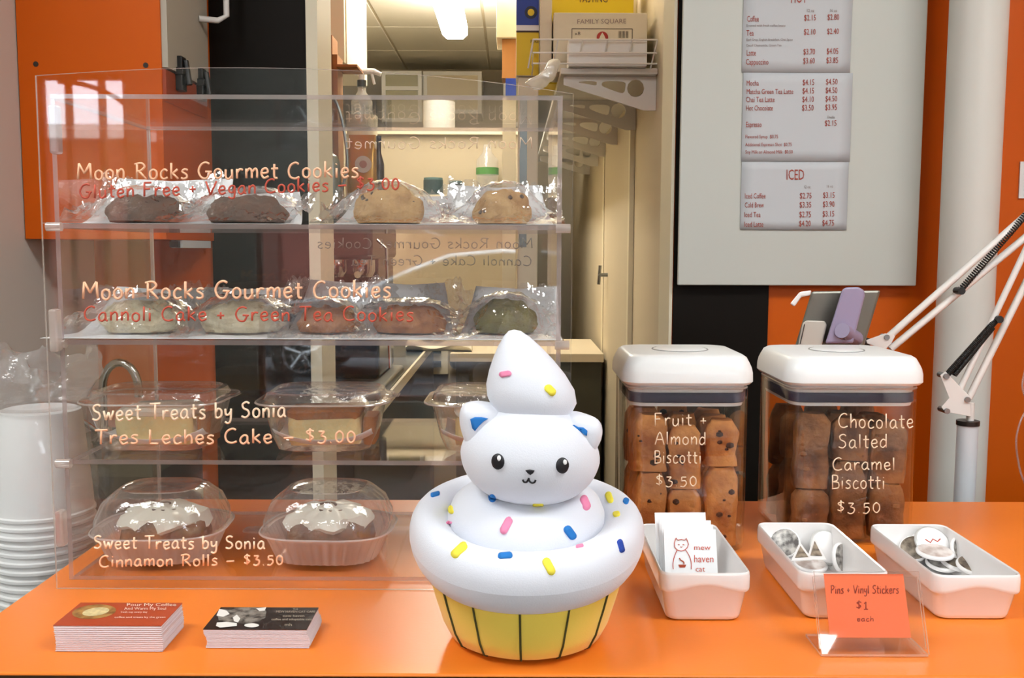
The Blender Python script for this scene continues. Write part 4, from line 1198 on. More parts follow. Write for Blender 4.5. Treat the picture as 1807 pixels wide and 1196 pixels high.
# ------------------------------------------------------------------ foam cups in a plastic sleeve
cupx = at_y(78, 900, 1.13).x; cupY = 1.13
R = .0575
hcup = at_y(78, 722, cupY).z - at_y(78, 905, cupY).z
ztopc = at_y(78, 720, cupY).z
cup_me = None
rim_gap = .0102
k = 0
zr = ztopc - hcup
ORD = 'first second third fourth fifth sixth seventh eighth ninth tenth eleventh twelfth thirteenth fourteenth fifteenth sixteenth seventeenth eighteenth nineteenth twentieth'.split()
while zr > .862:
    lab_ = 'topmost upside-down white foam cup in the stack left of the case' if k == 0 else ORD[min(k, 19)] + ' upside-down white foam cup from the top of the stack'
    if k == 0 or zr - rim_gap <= .862:
        pass
    o = None
    if cup_me is None:
        prof = [(R * .97, 0), (R * 1.0, .0015), (R * 1.0, .0045), (R * .965, .006), (R * .93, hcup * .3), (R * .80, hcup * .94), (R * .78, hcup * .985), (R * .70, hcup), (R * .6, hcup * .985), (.002, hcup * .985)]
        mb = MB().lathe(prof, 48, cap0=False, cap1=True)
        o = mb.build('foam_cup', M['foam'], None, smooth=True)
        cup_me = o.data
    else:
        o = bpy.data.objects.new('foam_cup', cup_me); COL.objects.link(o)
    tag(o, lab_, 'cup', 'foam cups stacked upside down')
    zz = max(zr, .8605)
    o.location = (cupx + .0006 * math.sin(k * 2.3), cupY + .0006 * math.cos(k * 1.7), zz)
    k += 1; zr -= rim_gap
def sleeve(u, v):
    a = u * 2 * math.pi
    z = .862 + (ztopc + .006 - .862) * v
    f = max(0, (z - (ztopc - hcup)) / hcup)
    r = R * (1.05 - .22 * f) + .003
    q = Vector((cupx + r * math.cos(a), cupY + r * math.sin(a), z))
    return q + Vector((math.cos(a), math.sin(a), 0)) * (.004 * fbm(q, 22, 4) + .002 * abs(fbm(q, 60, 5)))
bag = thing('plastic_sleeve', 'clear plastic sleeve bunched over the foam cup stack', 'bag', (cupx, cupY, .8605))
MB().grid(sleeve, 44, 40).build('sleeve', clear_mat('sleeve_film', (.975, .975, .975), .05, .4, .15, haze=.05, bump=.4, bscale=30), bag, smooth='all', world=True)
def ruffle(u, v):
    a = u * 2 * math.pi
    r = R * (.86 + .28 * v) * (1 + .16 * math.sin(5 * a + 1) * v + .1 * math.sin(9 * a) * v)
    q = Vector((cupx + r * math.cos(a), cupY + r * math.sin(a), ztopc + .002 + (.060 + .012 * math.sin(3 * a)) * v))
    return q + Vector((fbm(q, 25, 6), fbm(q, 25, 7), fbm(q, 25, 8))) * .014 * v
MB().grid(ruffle, 60, 20).build('bunched_top', M['film'], bag, smooth='all', world=True)

# ================================================================== plush cat in a cupcake
PY = .802
pc = at_y(928, 1000, PY)
pl = thing('plush_cupcake_cat', 'white plush cat sitting in a yellow cupcake with sprinkled frosting', 'plush toy', (pc.x, PY, ZC))
plush_w = mat('white_plush', '#E7EAF4', .9, bump=.10, bscale=900, sheen=.3)
plush_y = mat('yellow_plush', '#F8DF5C', .9, bump=.10, bscale=900, sheen=.25)
P_blue = mat('blue_felt', '#1F78C8', .8); P_navy = mat('navy_felt', '#2447A8', .8)
P_pink = mat('pink_felt', '#F08DB4', .8); P_yel = mat('yellow_felt', '#F6E64A', .8)
P_blk = mat('black_stitching', '#14121A', .5); P_wht = mat('white_stitching', '#F6F6F8', .6)
P_seam = mat('dark_seam', '#4A4A20', .8)
cx, cyy = 0.0, 0.0
def pleat(a, z): return 1 + .010 * abs(math.sin(a * 7.0 + .25)) * min(1, z / .03)
cupp = MB().lathe([(.034, .0006), (.055, .0015), (.0645, .006), (.0705, .018), (.077, .040), (.0825, .060), (.085, .078), (.082, .092)], 96, mod=pleat)
cup_o = cupp.build('cupcake_cup', plush_y, pl, smooth='all')
# seams down the cup
for px_top, px_bot in ((830, 838), (917, 917), (1008, 1000), (1082, 1070), (775, 783)):
    x = (at_y(px_top, 1060, PY - .08).x - pc.x)
    a = -math.acos(max(-1, min(1, x / .084)))
    pts = [((r + .0006) * math.cos(a) * pleat(a, z), (r + .0006) * math.sin(a) * pleat(a, z), z) for r, z in [(.060, .0035), (.0645, .006), (.0705, .018), (.0738, .03), (.077, .040), (.0798, .05), (.0825, .060), (.084, .07), (.085, .078)]]
    MB().tube(pts, .0009, 6).build('seam', P_seam, pl, smooth='all')
# frosting ring: thick soft collar, sagging towards the viewer
TILT = Matrix.Rotation(math.radians(10), 3, 'X')
def tilted(mb, zc):
    mb.v = [TILT @ (p - Vector((0, 0, zc))) + Vector((0, 0, zc)) for p in mb.v]; return mb
ringpr = []
for k in range(25):
    a = 2 * math.pi * k / 24
    ringpr.append((.0805 + .0195 * math.cos(a) + .002 * math.sin(a), .088 + .0260 * math.sin(a)))
def wob(a, z): return 1 + .012 * math.sin(3 * a + .6) + .008 * math.sin(5 * a)
ring_o = tilted(MB().lathe(ringpr, 96, cap0=False, cap1=False, mod=wob), .088).build('frosting_ring', plush_w, pl, smooth='all')
mpr = [(.056, .075), (.062, .088), (.0655, .100), (.0655, .110), (.0615, .120), (.052, .128), (.034, .133), (.012, .134), (.001, .134)]
mound_o = tilted(MB().lathe(mpr, 72, (0, -.001, 0), cap0=True, mod=lambda a, z: 1 + .012 * math.sin(4 * a + 1)), .088).build('frosting_mound', plush_w, pl, smooth='all')
# head: broad cheeks, narrower crown
hc = at_y(936, 796, PY - .024) - Vector((pc.x, PY, ZC))
hr = Matrix.Rotation(math.radians(4.0), 3, 'Y')
hd = MB(); rings = []
for k in range(1, 30):
    t_ = math.pi * k / 30
    up_ = -math.cos(t_)                      # -1 bottom, 1 top
    ring = []
    for i in range(60):
        a = 2 * math.pi * i / 60
        nar = 1 - .20 * max(0, up_ + .1) ** 1.3
        r = math.sin(t_) ** .80
        v = Vector((.0575 * nar * r * math.cos(a), .047 * (1 - .1 * max(0, up_)) * r * math.sin(a), .0425 * up_))
        ring.append(hr @ v + hc)
    rings.append(ring)
hd.loft(rings)
head_o = hd.build('head', plush_w, pl, smooth='all')

def puff(outline_px, Y, th, n=6, dense=3):
    """soft cushion over a closed outline given in pixels at plane y=Y"""
    P = smooth_poly([at_y(a, b, Y) for a, b in outline_px], dense, True)
    c = sum(P, Vector()) / len(P)
    rings = []
    for k in range(-n, n + 1):
        s = k / n
        sc = max(.03, math.cos(s * math.pi / 2) ** .55)
        rings.append([c + (p - c) * sc + Vector((0, math.sin(s * math.pi / 2) * th, 0)) for p in P])
    return MB().loft(rings)
EY = PY - .028
ear1 = puff([(832, 790), (814, 760), (811, 728), (822, 711), (850, 708), (880, 716), (905, 735), (880, 770)], EY, .016).build('ear', plush_w, pl, smooth='all', world=True)
ear2 = puff([(995, 738), (1010, 726), (1035, 731), (1056, 741), (1063, 758), (1058, 780), (1045, 797), (1020, 790)], EY, .016).build('ear', plush_w, pl, smooth='all', world=True)
# swirl on top
tc0 = at_y(934, 699, PY - .022) - Vector((pc.x, PY, ZC))
sw = MB(); rings = []
prof = [(.0, -.020), (.022, -.0195), (.032, -.012), (.0365, -.002), (.036, .008), (.031, .020), (.0245, .031), (.0175, .041), (.0105, .049), (.005, .0535), (.0008, .0545)]
for k, (r, z) in enumerate(prof):
    f = max(0, z + .002) / .056
    dx = -.0125 * f ** 1.3
    ring = []
    for i in range(48):
        a = 2 * math.pi * i / 48
        rr = max(r, .0006) * (1 + .05 * math.cos(a - .4) + .025 * math.cos(3 * a + 1))
        ring.append((tc0.x + dx + rr * math.cos(a), tc0.y + .92 * rr * math.sin(a), tc0.z + z * 1.0 - .003 * math.cos(a) * (1 - f)))
    rings.append(ring)
top_o = sw.loft(rings).build('swirl_top', plush_w, pl, smooth='all')

# stitched decorations: small raised patches following the plush surface
bpy.context.view_layer.update()
def bvh_of(objs):
    vs_, fs = [], []
    for o in objs:
        off = len(vs_); mw = o.matrix_world
        vs_ += [mw @ v.co for v in o.data.vertices]
        fs += [tuple(i + off for i in p.vertices) for p in o.data.polygons]
    return BVHTree.FromPolygons(vs_, fs)
BV_ALL = bvh_of([cup_o, ring_o, mound_o, head_o, ear1, ear2, top_o])
def cast(px, py, bv=None):
    h = (bv or BV_ALL).ray_cast(CAM, ray(px, py))
    return h[0], h[1]
def decal(parent, name, outline, m, lift=.0012, bv=None):
    n = len(outline)
    ccx = sum(p[0] for p in outline) / n; ccy = sum(p[1] for p in outline) / n
    lay = []
    for s in (1.0, .93, .5):
        row = []
        for (a, b) in outline:
            h, nn = cast(ccx + (a - ccx) * s, ccy + (b - ccy) * s, bv)
            if h is None: return None
            if nn.dot(ray(a, b)) > 0: nn = -nn
            row.append(h + nn * (-.0006 if s == 1.0 else lift))
        lay.append(row)
    h, nn = cast(ccx, ccy, bv)
    if nn.dot(ray(ccx, ccy)) > 0: nn = -nn
    mb = MB(); mb.loft(lay, False, False)
    mb.add(lay[2] + [h + nn * lift], [(i, (i + 1) % n, n) for i in range(n)])
    return mb.build(name, m, parent, smooth='all', world=True, recalc=False)
def capsule(x0, y0, x1, y1, w):
    a = math.atan2(y1 - y0, x1 - x0); out = []
    for k in range(7):
        q = a + math.pi / 2 + math.pi * k / 6
        out.append((x0 + w * math.cos(q), y0 + w * math.sin(q)))
    for k in range(7):
        q = a - math.pi / 2 + math.pi * k / 6
        out.append((x1 + w * math.cos(q), y1 + w * math.sin(q)))
    return out
def ell(cx_, cy_, rx, ry, rot=0, n=20):
    c, s = math.cos(math.radians(rot)), math.sin(math.radians(rot))
    return [(cx_ + rx * math.cos(t) * c - ry * math.sin(t) * s, cy_ + rx * math.cos(t) * s + ry * math.sin(t) * c) for t in [2 * math.pi * i / n for i in range(n)]]
e1 = decal(pl, 'eye', ell(879, 814, 11.5, 14.5, -6), P_blk)
e2 = decal(pl, 'eye', ell(992, 821, 11.5, 14.5, 6), P_blk)
decal(e1, 'highlight', ell(882, 808, 3.2, 4.8), P_wht, .0022); decal(e2, 'highlight', ell(995.5, 815, 3.2, 4.8), P_wht, .0022)
decal(pl, 'nose', [(927, 829.5), (935, 828), (943.5, 829.5), (941, 834), (936, 837.5), (931, 834)], P_blk)
mo = MB()
for pts in ([(923, 846.5), (924.5, 850), (929, 850.5), (932.5, 846), (933, 843.5)], [(933, 843.5), (934.5, 849), (939, 852), (943.5, 850.5), (945, 847)]):
    q = []
    for p in smooth_poly([(a, b, 0) for a, b in pts], 3):
        h, nn = cast(p.x, p.y); q.append(h - ray(p.x, p.y) * .0006)
    mo.tube(q, .0008, 6)
mo.build('mouth', P_blk, pl, smooth='all', world=True)
decal(ear1, 'inner_ear', [(829, 739), (838, 735.5), (850, 735.5), (862, 738), (853, 744), (845, 752), (838, 761), (833, 756)], P_blue)
decal(ear2, 'inner_ear', [(1010, 750), (1019, 753), (1030, 754), (1037, 760), (1036, 769), (1031, 767), (1022, 760)], P_blue)
for (a, b, c, d, w, m_) in [
    (886, 661, 898, 659, 5, P_pink), (967, 685, 974, 692, 7, P_yel),
    (868, 878, 869, 880, 6.5, P_blue), (1030, 881, 1035, 894, 7, P_pink), (898, 919, 889, 936, 7, P_pink), (1001, 934, 1010, 946, 7, P_blue),
    (818, 964, 803, 978, 7.5, P_yel), (883, 981, 900, 980, 5, P_blue), (964, 991, 973, 1008, 7.5, P_yel), (1093, 956, 1097, 971, 4.5, P_navy),
    (763, 874, 773, 871, 3.5, P_blue), (1104, 884, 1105, 885, 5, P_blue), (1074, 874, 1077, 882, 6, P_yel), (942, 891, 957, 891, 2.5, P_yel),
    (1086, 908, 1090, 907, 4.5, P_yel), (795, 895, 797, 903, 4, P_yel), (789, 922, 796, 922, 2, P_pink), (1018, 965, 1028, 963, 2, P_pink)]:
    decal(pl, 'sprinkle', capsule(a, b, c, d, w), m_)

# ================================================================== jars of biscotti
def lumpy_slab(w, t, h, seed, n=7):
    """biscotto: thick slice with domed top and knobbly faces; stands on its end"""
    mb = MB(); rings = []
    for k in range(n + 1):
        f = k / n
        z = h * f
        ww = w * (1 - .22 * max(0, f - .72) ** 1.6 / .28 ** 1.6) * (1 - .05 * (1 - f))
        if k == n: ww *= .86
        ring = []
        for p in rrect(ww, t * (1 - .25 * max(0, f - .8) / .2), t * .3, 3, z):
            d = fbm(p, 70, seed)
            ring.append((p[0] + d * .0028, p[1] + fbm(p, 70, seed + 5) * .0022, p[2] + (d * .002 if k else 0)))
        rings.append(ring)
    return mb.loft(rings)
def jar(name_label, px_front0, px_front1, py_bot, py_top, seed, bmat, fruit, lines, bits_label, where_label):
    yfj = at_z((px_front0 + px_front1) / 2, py_bot, ZC).y
    xa = at_y(px_front0, 800, yfj).x; xb = at_y(px_front1, 800, yfj).x
    Wd = xb - xa; Dp = Wd * .98
    zt = at_y((px_front0 + px_front1) / 2, py_top, yfj).z - ZC      # top of the lid at its front edge
    hb = zt - .042 + .006                                            # body height
    X, Yc = (xa + xb) / 2, yfj + Dp / 2
    t = thing('storage_jar', name_label, 'jar', (X, Yc, ZC), group='clear lidded jars of biscotti')
    rc = .018
    out = [rrect(Wd - .008, Dp - .008, rc, 6, .0006), rrect(Wd - .003, Dp - .003, rc, 6, .003), rrect(Wd, Dp, rc, 6, .010), rrect(Wd, Dp, rc, 6, hb)]
    inn = [rrect(Wd - .005, Dp - .005, rc - .002, 6, hb), rrect(Wd - .005, Dp - .005, rc - .002, 6, .008), rrect(Wd - .012, Dp - .012, rc - .004, 6, .005)]
    MB().loft(out + inn, True, True).build('body', M['jar'], t, smooth=True)
    MB().tube([Vector(p) for p in rrect(Wd - .002, Dp - .002, rc, 6, hb)], .0013, 6, closed=True).build('rim', M['acrylic_bright_edge'], t, smooth=True)
    # dark seal, inner white plug and the white push lid
    MB().loft([rrect(Wd - .007, Dp - .007, rc, 6, hb - .016), rrect(Wd - .0055, Dp - .0055, rc, 6, hb - .015), rrect(Wd - .0055, Dp - .0055, rc, 6, hb - .006), rrect(Wd - .008, Dp - .008, rc, 6, hb - .005)]).build('seal', mat('navy_silicone', '#3B3A52', .5), t, smooth=True)
    MB().loft([rrect(Wd - .010, Dp - .010, rc, 6, hb - .020), rrect(Wd - .008, Dp - .008, rc, 6, hb - .0162)]).build('plug_edge', M['white_plastic'], t, smooth=True)
    MB().loft([rrect(Wd - .008, Dp - .008, rc, 6, hb - .0049), rrect(Wd - .006, Dp - .006, rc, 6, hb + .0035)]).build('neck', M['white_plastic'], t, smooth=True)
    L = MB(); lw = Wd + .010
    z0 = hb + .0036
    L.loft([rrect(lw - .006, lw - .008, rc + .002, 8, z0), rrect(lw, lw - .002, rc + .004, 8, z0 + .003), rrect(lw - .0005, lw - .0025, rc + .004, 8, z0 + .012), rrect(lw - .003, lw - .005, rc + .0035, 8, z0 + .018), rrect(lw - .007, lw - .009, rc + .003, 8, z0 + .0228), rrect(lw - .013, lw - .015, rc + .002, 8, zt - .0035), rrect(lw - .021, lw - .023, rc + .001, 8, zt - .0008), rrect(lw - .032, lw - .034, rc, 8, zt),
            ], True, True)
    lid = L.build('lid', M['white_plastic'], t, smooth=True)
    MB().lathe([(.030, zt - .0004), (.030, zt + .0008), (.0275, zt + .0016), (.002, zt + .0012)], 36).build('push_button', M['white_plastic'], lid, smooth=True)
    MB().tube([(.0312 * math.cos(a), .0312 * math.sin(a), zt + .0002) for a in [2 * math.pi * i / 40 for i in range(40)]], .0008, 6, closed=True).build('button_groove', mat('grey_groove', '#9A9A98', .5), lid, smooth=True)
    # the lettering on the front face
    wj = lambda px, py: at_y(px, py, yfj - .0007)
    for (txt, p0, p1, yb_, cap) in lines:
        handwrite(t, txt, p0, p1, yb_, cap, wj, M['ink_white'], .00072)
    # biscotti standing in two layers
    rnd = random.Random(seed)
    bh = (hb - .030) / 2
    cw = (Wd - .016) / 3
    low_h = {}
    for layer in range(2):
        for row in range(3):
            for c in range(3):
                w = cw * rnd.uniform(.90, .97); th = rnd.uniform(.019, .024)
                if layer == 0:
                    hh = bh * rnd.uniform(.72, 1.18); low_h[row, c] = hh
                else:
                    hh = (2 * bh - low_h[row, c]) * rnd.uniform(.74, .98)
                zlay = 0 if layer == 0 else low_h[row, c] + .002
                lab_ = '%s %s %s in the %s row, %s' % (('lower', 'upper')[layer], ('left', 'middle', 'right')[c], bits_label, ('front', 'second', 'rear')[row], where_label)
                b = thing('biscotto', lab_, 'biscotto',
                          (X + (c - 1) * cw, yfj + .018 + row * (Dp - .034) / 2.2 + rnd.uniform(-.001, .001), ZC + .0058 + zlay), rnd.uniform(-.14, .14), group=bits_label + ' pieces')
                b.rotation_euler.y = rnd.uniform(-.05, .05) * (.3 if c != 1 else 1); b.rotation_euler.x = rnd.uniform(-.01, .04)
                body = lumpy_slab(w, th, hh, seed * 50 + layer * 20 + row * 7 + c).build('slice', bmat, b, smooth=True)
                if row == 0 or layer == 1:
                    for k in range(5 if fruit else 2):
                        r = rnd.uniform(.0018, .0058)
                        q = (rnd.uniform(-.34, .34) * w, -th / 2 + r * .55, rnd.uniform(.1, .8) * hh)
                        MB().lathe([(r * .4, -r * .7), (r, -r * .2), (r * .9, r * .4), (r * .3, r * .8)], 8, q).build('raisin' if fruit else 'nut', M['fruit'] if fruit else M['nut'], b, smooth=True)
    return t
M['fruit'] = mat('dark_raisin', '#3B1E12', .5)
M['nut'] = mat('caramel_bit', '#8A5A34', .5)
fb = mat('fruit_biscotti', '#DB9450', .75, bump=.6, bscale=110, var=.5, vscale=38, col2='#A9602A')
cbm = mat('chocolate_biscotti', '#A06A3E', .75, bump=.7, bscale=110, var=.5, vscale=38, col2='#5A3218')
jar('clear jar with white lid holding pale fruit and almond biscotti', 1106, 1323, 976, 627, 1, fb, True,
    [('Fruit +', 1154, 1248, 751, 22), ('Almond', 1156, 1246, 784, 22), ('Biscotti', 1154, 1238, 817, 22), ('$3.50', 1156, 1230, 858, 21)],
    'fruit and almond biscotto', 'jar beside the plush cat')
jar('clear jar with white lid holding dark chocolate biscotti', 1392, 1624, 962, 629, 2, cbm, False,
    [('Chocolate', 1479, 1612, 755, 25), ('Salted', 1479, 1566, 790, 24), ('Caramel', 1469, 1580, 829, 22), ('Biscotti', 1467, 1562, 862, 24), ('$3.50', 1476, 1554, 905, 22)],
    'dark chocolate biscotto', 'jar below the tablet')

# ================================================================== porcelain trays
def tray(label, px0, px1, py_bot, py_rim, pyback):
    yf_ = at_z((px0 + px1) / 2, py_bot, ZC).y
    H = at_y((px0 + px1) / 2, py_rim, yf_).z - ZC
    ybk = at_z((px0 + px1) / 2, pyback, ZC + H).y
    xa, xb = at_y(px0, py_rim, yf_).x, at_y(px1, py_rim, yf_).x
    W_, D_ = xb - xa, ybk - yf_ + .006
    X, Yc = (xa + xb) / 2, (yf_ + ybk) / 2 - .002
    t = thing('porcelain_tray', label, 'tray', (X, Yc, ZC), group='white porcelain trays on the counter')
    rc = .010
    def rr(s, z, rcc=rc, dw=0): return rrect(W_ * s - dw, D_ - (1 - s) * W_ - dw, rcc, 5, z)
    rings = [rr(.78, .0006), rr(.82, .0018), rr(.845, .005), rr(.96, H - .013), rr(.985, H - .0115), rr(1.0, H - .009), rr(1.0, H - .003), rr(.995, H - .001), rr(.975, H),
             rr(.945, H - .001), rr(.93, H - .005), rr(.80, .009), rr(.74, .005)]
    MB().loft(rings, True, True).build('body', M['porcelain'], t, smooth=True)
    # raised rim band, scalloped across the front
    def dense(sc, ext):
        P = [Vector(p) for p in rrect(W_ * sc + ext, D_ - (1 - sc) * W_ + ext, rc, 5, 0)]
        out = []
        for i, p in enumerate(P):
            q = P[(i + 1) % len(P)]
            k = max(1, int((q - p).length / .004))
            out += [p + (q - p) * j / k for j in range(k)]
        return out
    def low(p): return H - .0165 + (.006 * math.cos(math.pi * max(-1, min(1, p.x / (W_ * .46))) / 1) ** 1 * .5 + .003 if p.y < -D_ / 2 + .004 else 0)
    base = dense(1.0, 0)
    o0 = [Vector((p.x * .985, p.y * .992, low(p) - .0012)) for p in base]
    o1 = [Vector((p.x * 1.0, p.y * 1.0, low(p))) for p in base]
    o2 = [Vector((p.x * 1.006, p.y * 1.003, low(p) + .002)) for p in base]
    o3 = [Vector((p.x * 1.006, p.y * 1.003, H - .004)) for p in base]
    o4 = [Vector((p.x * .995, p.y * .997, H - .0015)) for p in base]
    MB().loft([o0, o1, o2, o3, o4], False, False).build('rim_band', M['porcelain'], t, smooth=True)
    return t, X, Yc, W_, D_, H
T1 = tray('white porcelain tray holding white logo cards', 1165, 1325, 1097, 1008, 924)
T2 = tray('white porcelain tray of pins behind the orange price sign', 1411, 1569, 1094, 1008, 922)
T3 = tray('white porcelain tray of pins at the right counter end', 1646, 1804, 1095, 1012, 925)

# logo cards standing in the first tray
t_, X, Yc, W_, D_, H = T1
card_m = mat('white_card', '#F0F1F4', .5)
logo_red = mat('logo_red', '#C8503C', .6); logo_grey = mat('logo_line', '#C08078', .6); logo_dk = mat('logo_dark', '#A8401E', .6)
cw, ch = .050, .080
lean = math.radians(20)
def card_frame(k, dx, rz):
    """local card: x across, z up the card; leaning back"""
    base = Vector((X + dx, Yc - .020 + k * .0048, ZC + .0065))
    return Matrix.Translation(base) @ Matrix.Rotation(rz, 4, 'Z') @ Matrix.Rotation(-lean, 4, 'X')
names = ['front white card with the red cat logo in the first tray', 'second white logo card just behind the front one', 'third white logo card in the first tray', 'rearmost white logo card in the first tray, leaning left']
for k, (dx, rz, hh) in enumerate([(-.001, 0, .060), (-.002, .02, .063), (-.004, -.02, .066), (-.0065, .03, .072)]):
    fm = card_frame(k, dx, rz)
    c = thing('logo_card', names[k], 'card', fm.translation, group='logo cards in the first tray')
    loc = Matrix.Translation(-fm.translation)
    MB().box((-cw / 2, 0, 0), (cw / 2, .0007, hh)).xform(loc @ fm).build('card', card_m, c)
    if k == 0:
        P0 = fm.translation; nrm = (fm.to_3x3() @ Vector((0, -1, 0))).normalized()
        wc = lambda px, py: at_plane(px, py, P0 + nrm * .0005, nrm)
        lg_ = MB()
        head = [(1192, 951), (1193, 949), (1196, 953), (1202, 951.5), (1208, 953), (1211, 949.5), (1213, 954), (1215, 960), (1213, 966), (1208, 970.5), (1202, 972), (1195, 970), (1190.5, 965), (1190, 958), (1192, 951)]
        lg_.tube([wc(a, b) for a, b in head], .00038, 5)
        lg_.tube([wc(p.x, p.y) for p in smooth_poly([(1195, 970, 0), (1190, 982, 0), (1187.5, 994, 0), (1188, 1004, 0)], 4)], .00038, 5)
        lg_.tube([wc(p.x, p.y) for p in smooth_poly([(1210, 970, 0), (1217, 982, 0), (1220, 994, 0), (1220, 1004, 0)], 4)], .00038, 5)
        for ex in (1198, 1206): lg_.tube([wc(ex - 1.6, 961), wc(ex, 960), wc(ex + 1.6, 961.5)], .0003, 5)
        lg_.tube([wc(1201, 964), wc(1202.5, 965.5), wc(1204, 964)], .0003, 5)
        lg_.build('cat_outline', logo_red, c, world=True)
        cu_ = MB(); cu_.add([wc(1197, 996), wc(1211, 996), wc(1209, 1001), wc(1199, 1001)], [(0, 1, 2, 3)])
        cu_.tube([wc(p.x, p.y) for p in smooth_poly([(1199, 984, 0), (1201, 988, 0), (1206, 991, 0), (1207, 995, 0)], 3)], .0006, 5)
        cu_.build('cup_mark', logo_dk, c, world=True, recalc=False)
        tb = MB()
        print_text(tb, 'mew', 1224, 1254, 970, 9, wc); print_text(tb, 'haven', 1224, 1259, 992, 13, wc); print_text(tb, 'cat', 1227, 1244, 1008, 9, wc)
        tb.build('lettering', logo_red, c, world=True, recalc=False)

# pins and stickers
dark_face = mat('grey_cat_print', '#55504E', .35, var=.7, vscale=140, col2='#C9C4BE')
pale_face = mat('pale_print', '#E9E2DE', .3, var=.25, vscale=90, col2='#B9A49A')
white_face = mat('white_pin_face', '#F4F2F2', .25)
tan_face = mat('tan_print', '#A89A88', .35, var=.6, vscale=110, col2='#4A4038')
pin_rim = mat('pin_back_metal', '#D8D8D6', .3, metal=.2)
def pin(label, px, py, z, r, tilt, az, face, grp, red=False):
    p = at_z(px, py, ZC + z)
    m_ = Matrix.Translation(p) @ Matrix.Rotation(az, 4, 'Z') @ Matrix.Rotation(tilt, 4, 'X')
    t = thing('button_pin', label, 'pin', p, group=grp)
    mm = Matrix.Translation(-p) @ m_
    MB().lathe([(r * .86, -.002), (r * .97, -.0015), (r, 0), (r * .985, .001), (r * .90, .0022)], 28, cap1=True).xform(mm).build('rim', white_face if face is not white_face else pin_rim, t, smooth=True)
    MB().lathe([(r * .88, .0023), (r * .55, .0030), (r * .02, .0034)], 28).xform(mm).build('face', face, t, smooth=True)
    if red:
        q = MB(); q.tube([mm @ Vector(v) for v in [(-.008, .002, .0034), (-.004, -.002, .0036), (0, .002, .0037), (.004, -.001, .0036), (.008, .002, .0034)]], .0006, 5)
        q.build('red_mark', logo_red, t)
g2, g3 = 'pins and stickers in the middle tray', 'pins in the right tray'
pin('grey cat print pin leaning in the back left of the middle tray', 1385, 958, .026, .0165, 1.0, -.5, dark_face, g2)
pin('large white pin leaning at the centre of the middle tray', 1458, 966, .024, .019, 1.0, .35, white_face, g2)
pin('pale pin lying flat at the front of the middle tray', 1430, 996, .013, .017, .15, 0, pale_face, g2)
pin('pin standing on edge at the right of the middle tray', 1486, 985, .022, .016, 1.25, .7, dark_face, g2)
pin('rearmost grey pin standing by the right wall of the middle tray', 1501, 978, .022, .016, 1.3, 1.0, pale_face, g2)
def sticker(label, tri, z, lift, grp):
    P = [at_z(px, py, ZC + z) for px, py in tri]
    P = [P[0] + Vector((0, 0, lift)), P[1], P[2]]
    c = sum(P, Vector()) / 3
    t = thing('vinyl_sticker', label, 'sticker', c, group=grp)
    n = (P[1] - P[0]).cross(P[2] - P[0]).normalized()
    if n.y > 0: n = -n
    MB().loft([[p for p in P], [p - n * .0008 for p in P]]).build('backing', white_face, t, world=True)
    Q = [c + (p - c) * .62 + n * .0004 for p in P]
    MB().loft([Q, [p + n * .0002 for p in Q]]).build('print', tan_face, t, world=True)
sticker('left triangular vinyl sticker in the middle tray', [(1411, 966), (1396, 989), (1434, 987)], .030, .006, g2)
sticker('right triangular vinyl sticker in the middle tray', [(1436, 958), (1424, 986), (1458, 987)], .030, .008, g2)
pin('grey pin at the back left corner of the right tray', 1583, 947, .026, .0155, .6, -.4, dark_face, g3)
pin('white pin standing behind the red marked pin', 1606, 958, .024, .016, 1.0, -.5, white_face, g3)
pin('striped white pin tucked left of the red marked pin', 1613, 968, .022, .015, .8, -.5, tan_face, g3)
pin('white pin with red marking on top of the pile', 1645, 957, .030, .0185, .75, .1, white_face, g3, True)
pin('pale pin lying flat below the red marked pin', 1650, 974, .026, .0185, .12, 0, pale_face, g3)
pin('tan pin in the middle of the right tray', 1680, 967, .024, .0155, .7, .3, tan_face, g3)
pin('dark cat print pin standing by the right tray wall', 1697, 974, .024, .0165, 1.1, .6, dark_face, g3)
pin('brown pin lying at the front of the right tray', 1690, 990, .018, .0175, .3, .1, tan_face, g3)
pin('pale front pin in the right tray near its lip', 1662, 994, .014, .016, .2, 0, dark_face, g3)
pin('pale tan pin lying at the front right of the right tray', 1716, 998, .020, .0155, .3, .1, tan_face, g3)

# ================================================================== slanted acrylic price sign
sf0 = at_z(1449, 1157, ZC + .001); sf1 = at_z(1636, 1155, ZC + .001)
sg = thing('price_sign', 'clear slanted acrylic stand with an orange price note for pins', 'sign', ((sf0.x + sf1.x) / 2, sf0.y + .02, ZC))
tl = math.radians(24)
Lp = .066
nrm = Vector((0, -math.cos(tl), math.sin(tl)))
up = Vector((0, math.sin(tl), math.cos(tl)))
def sgp(u, w, off=0.0): return Vector((sf0.x + (sf1.x - sf0.x) * u, sf0.y, ZC + .0025)) + up * w + nrm * off
def plate(par, name, u0, u1, w0, w1, o0, o1, mats, edge=1):
    p = [sgp(u0, w0, o0), sgp(u1, w0, o0), sgp(u1, w1, o0), sgp(u0, w1, o0), sgp(u0, w0, o1), sgp(u1, w0, o1), sgp(u1, w1, o1), sgp(u0, w1, o1)]
    mb = MB().add(p, [(0, 3, 2, 1), (4, 5, 6, 7), (0, 1, 5, 4), (1, 2, 6, 5), (2, 3, 7, 6), (3, 0, 4, 7)])
    if len(mats) > 1: mb.mi = [0, 0, edge, edge, edge, edge]
    return mb.build(name, mats, par, world=True)
EDS = [M['acrylic'], M['acrylic_bright_edge']]
plate(sg, 'front_plate', 0, 1, 0, Lp, 0, .0022, EDS)
plate(sg, 'back_plate', 0, 1, .004, Lp - .004, -.0048, -.0026, EDS)
mb = slab((sf0.x, sf0.y + .0005, ZC + .0004), (sf1.x, sf0.y + .042, ZC + .0024), 1); mb.build('foot_plate', EDS, sg, world=True)
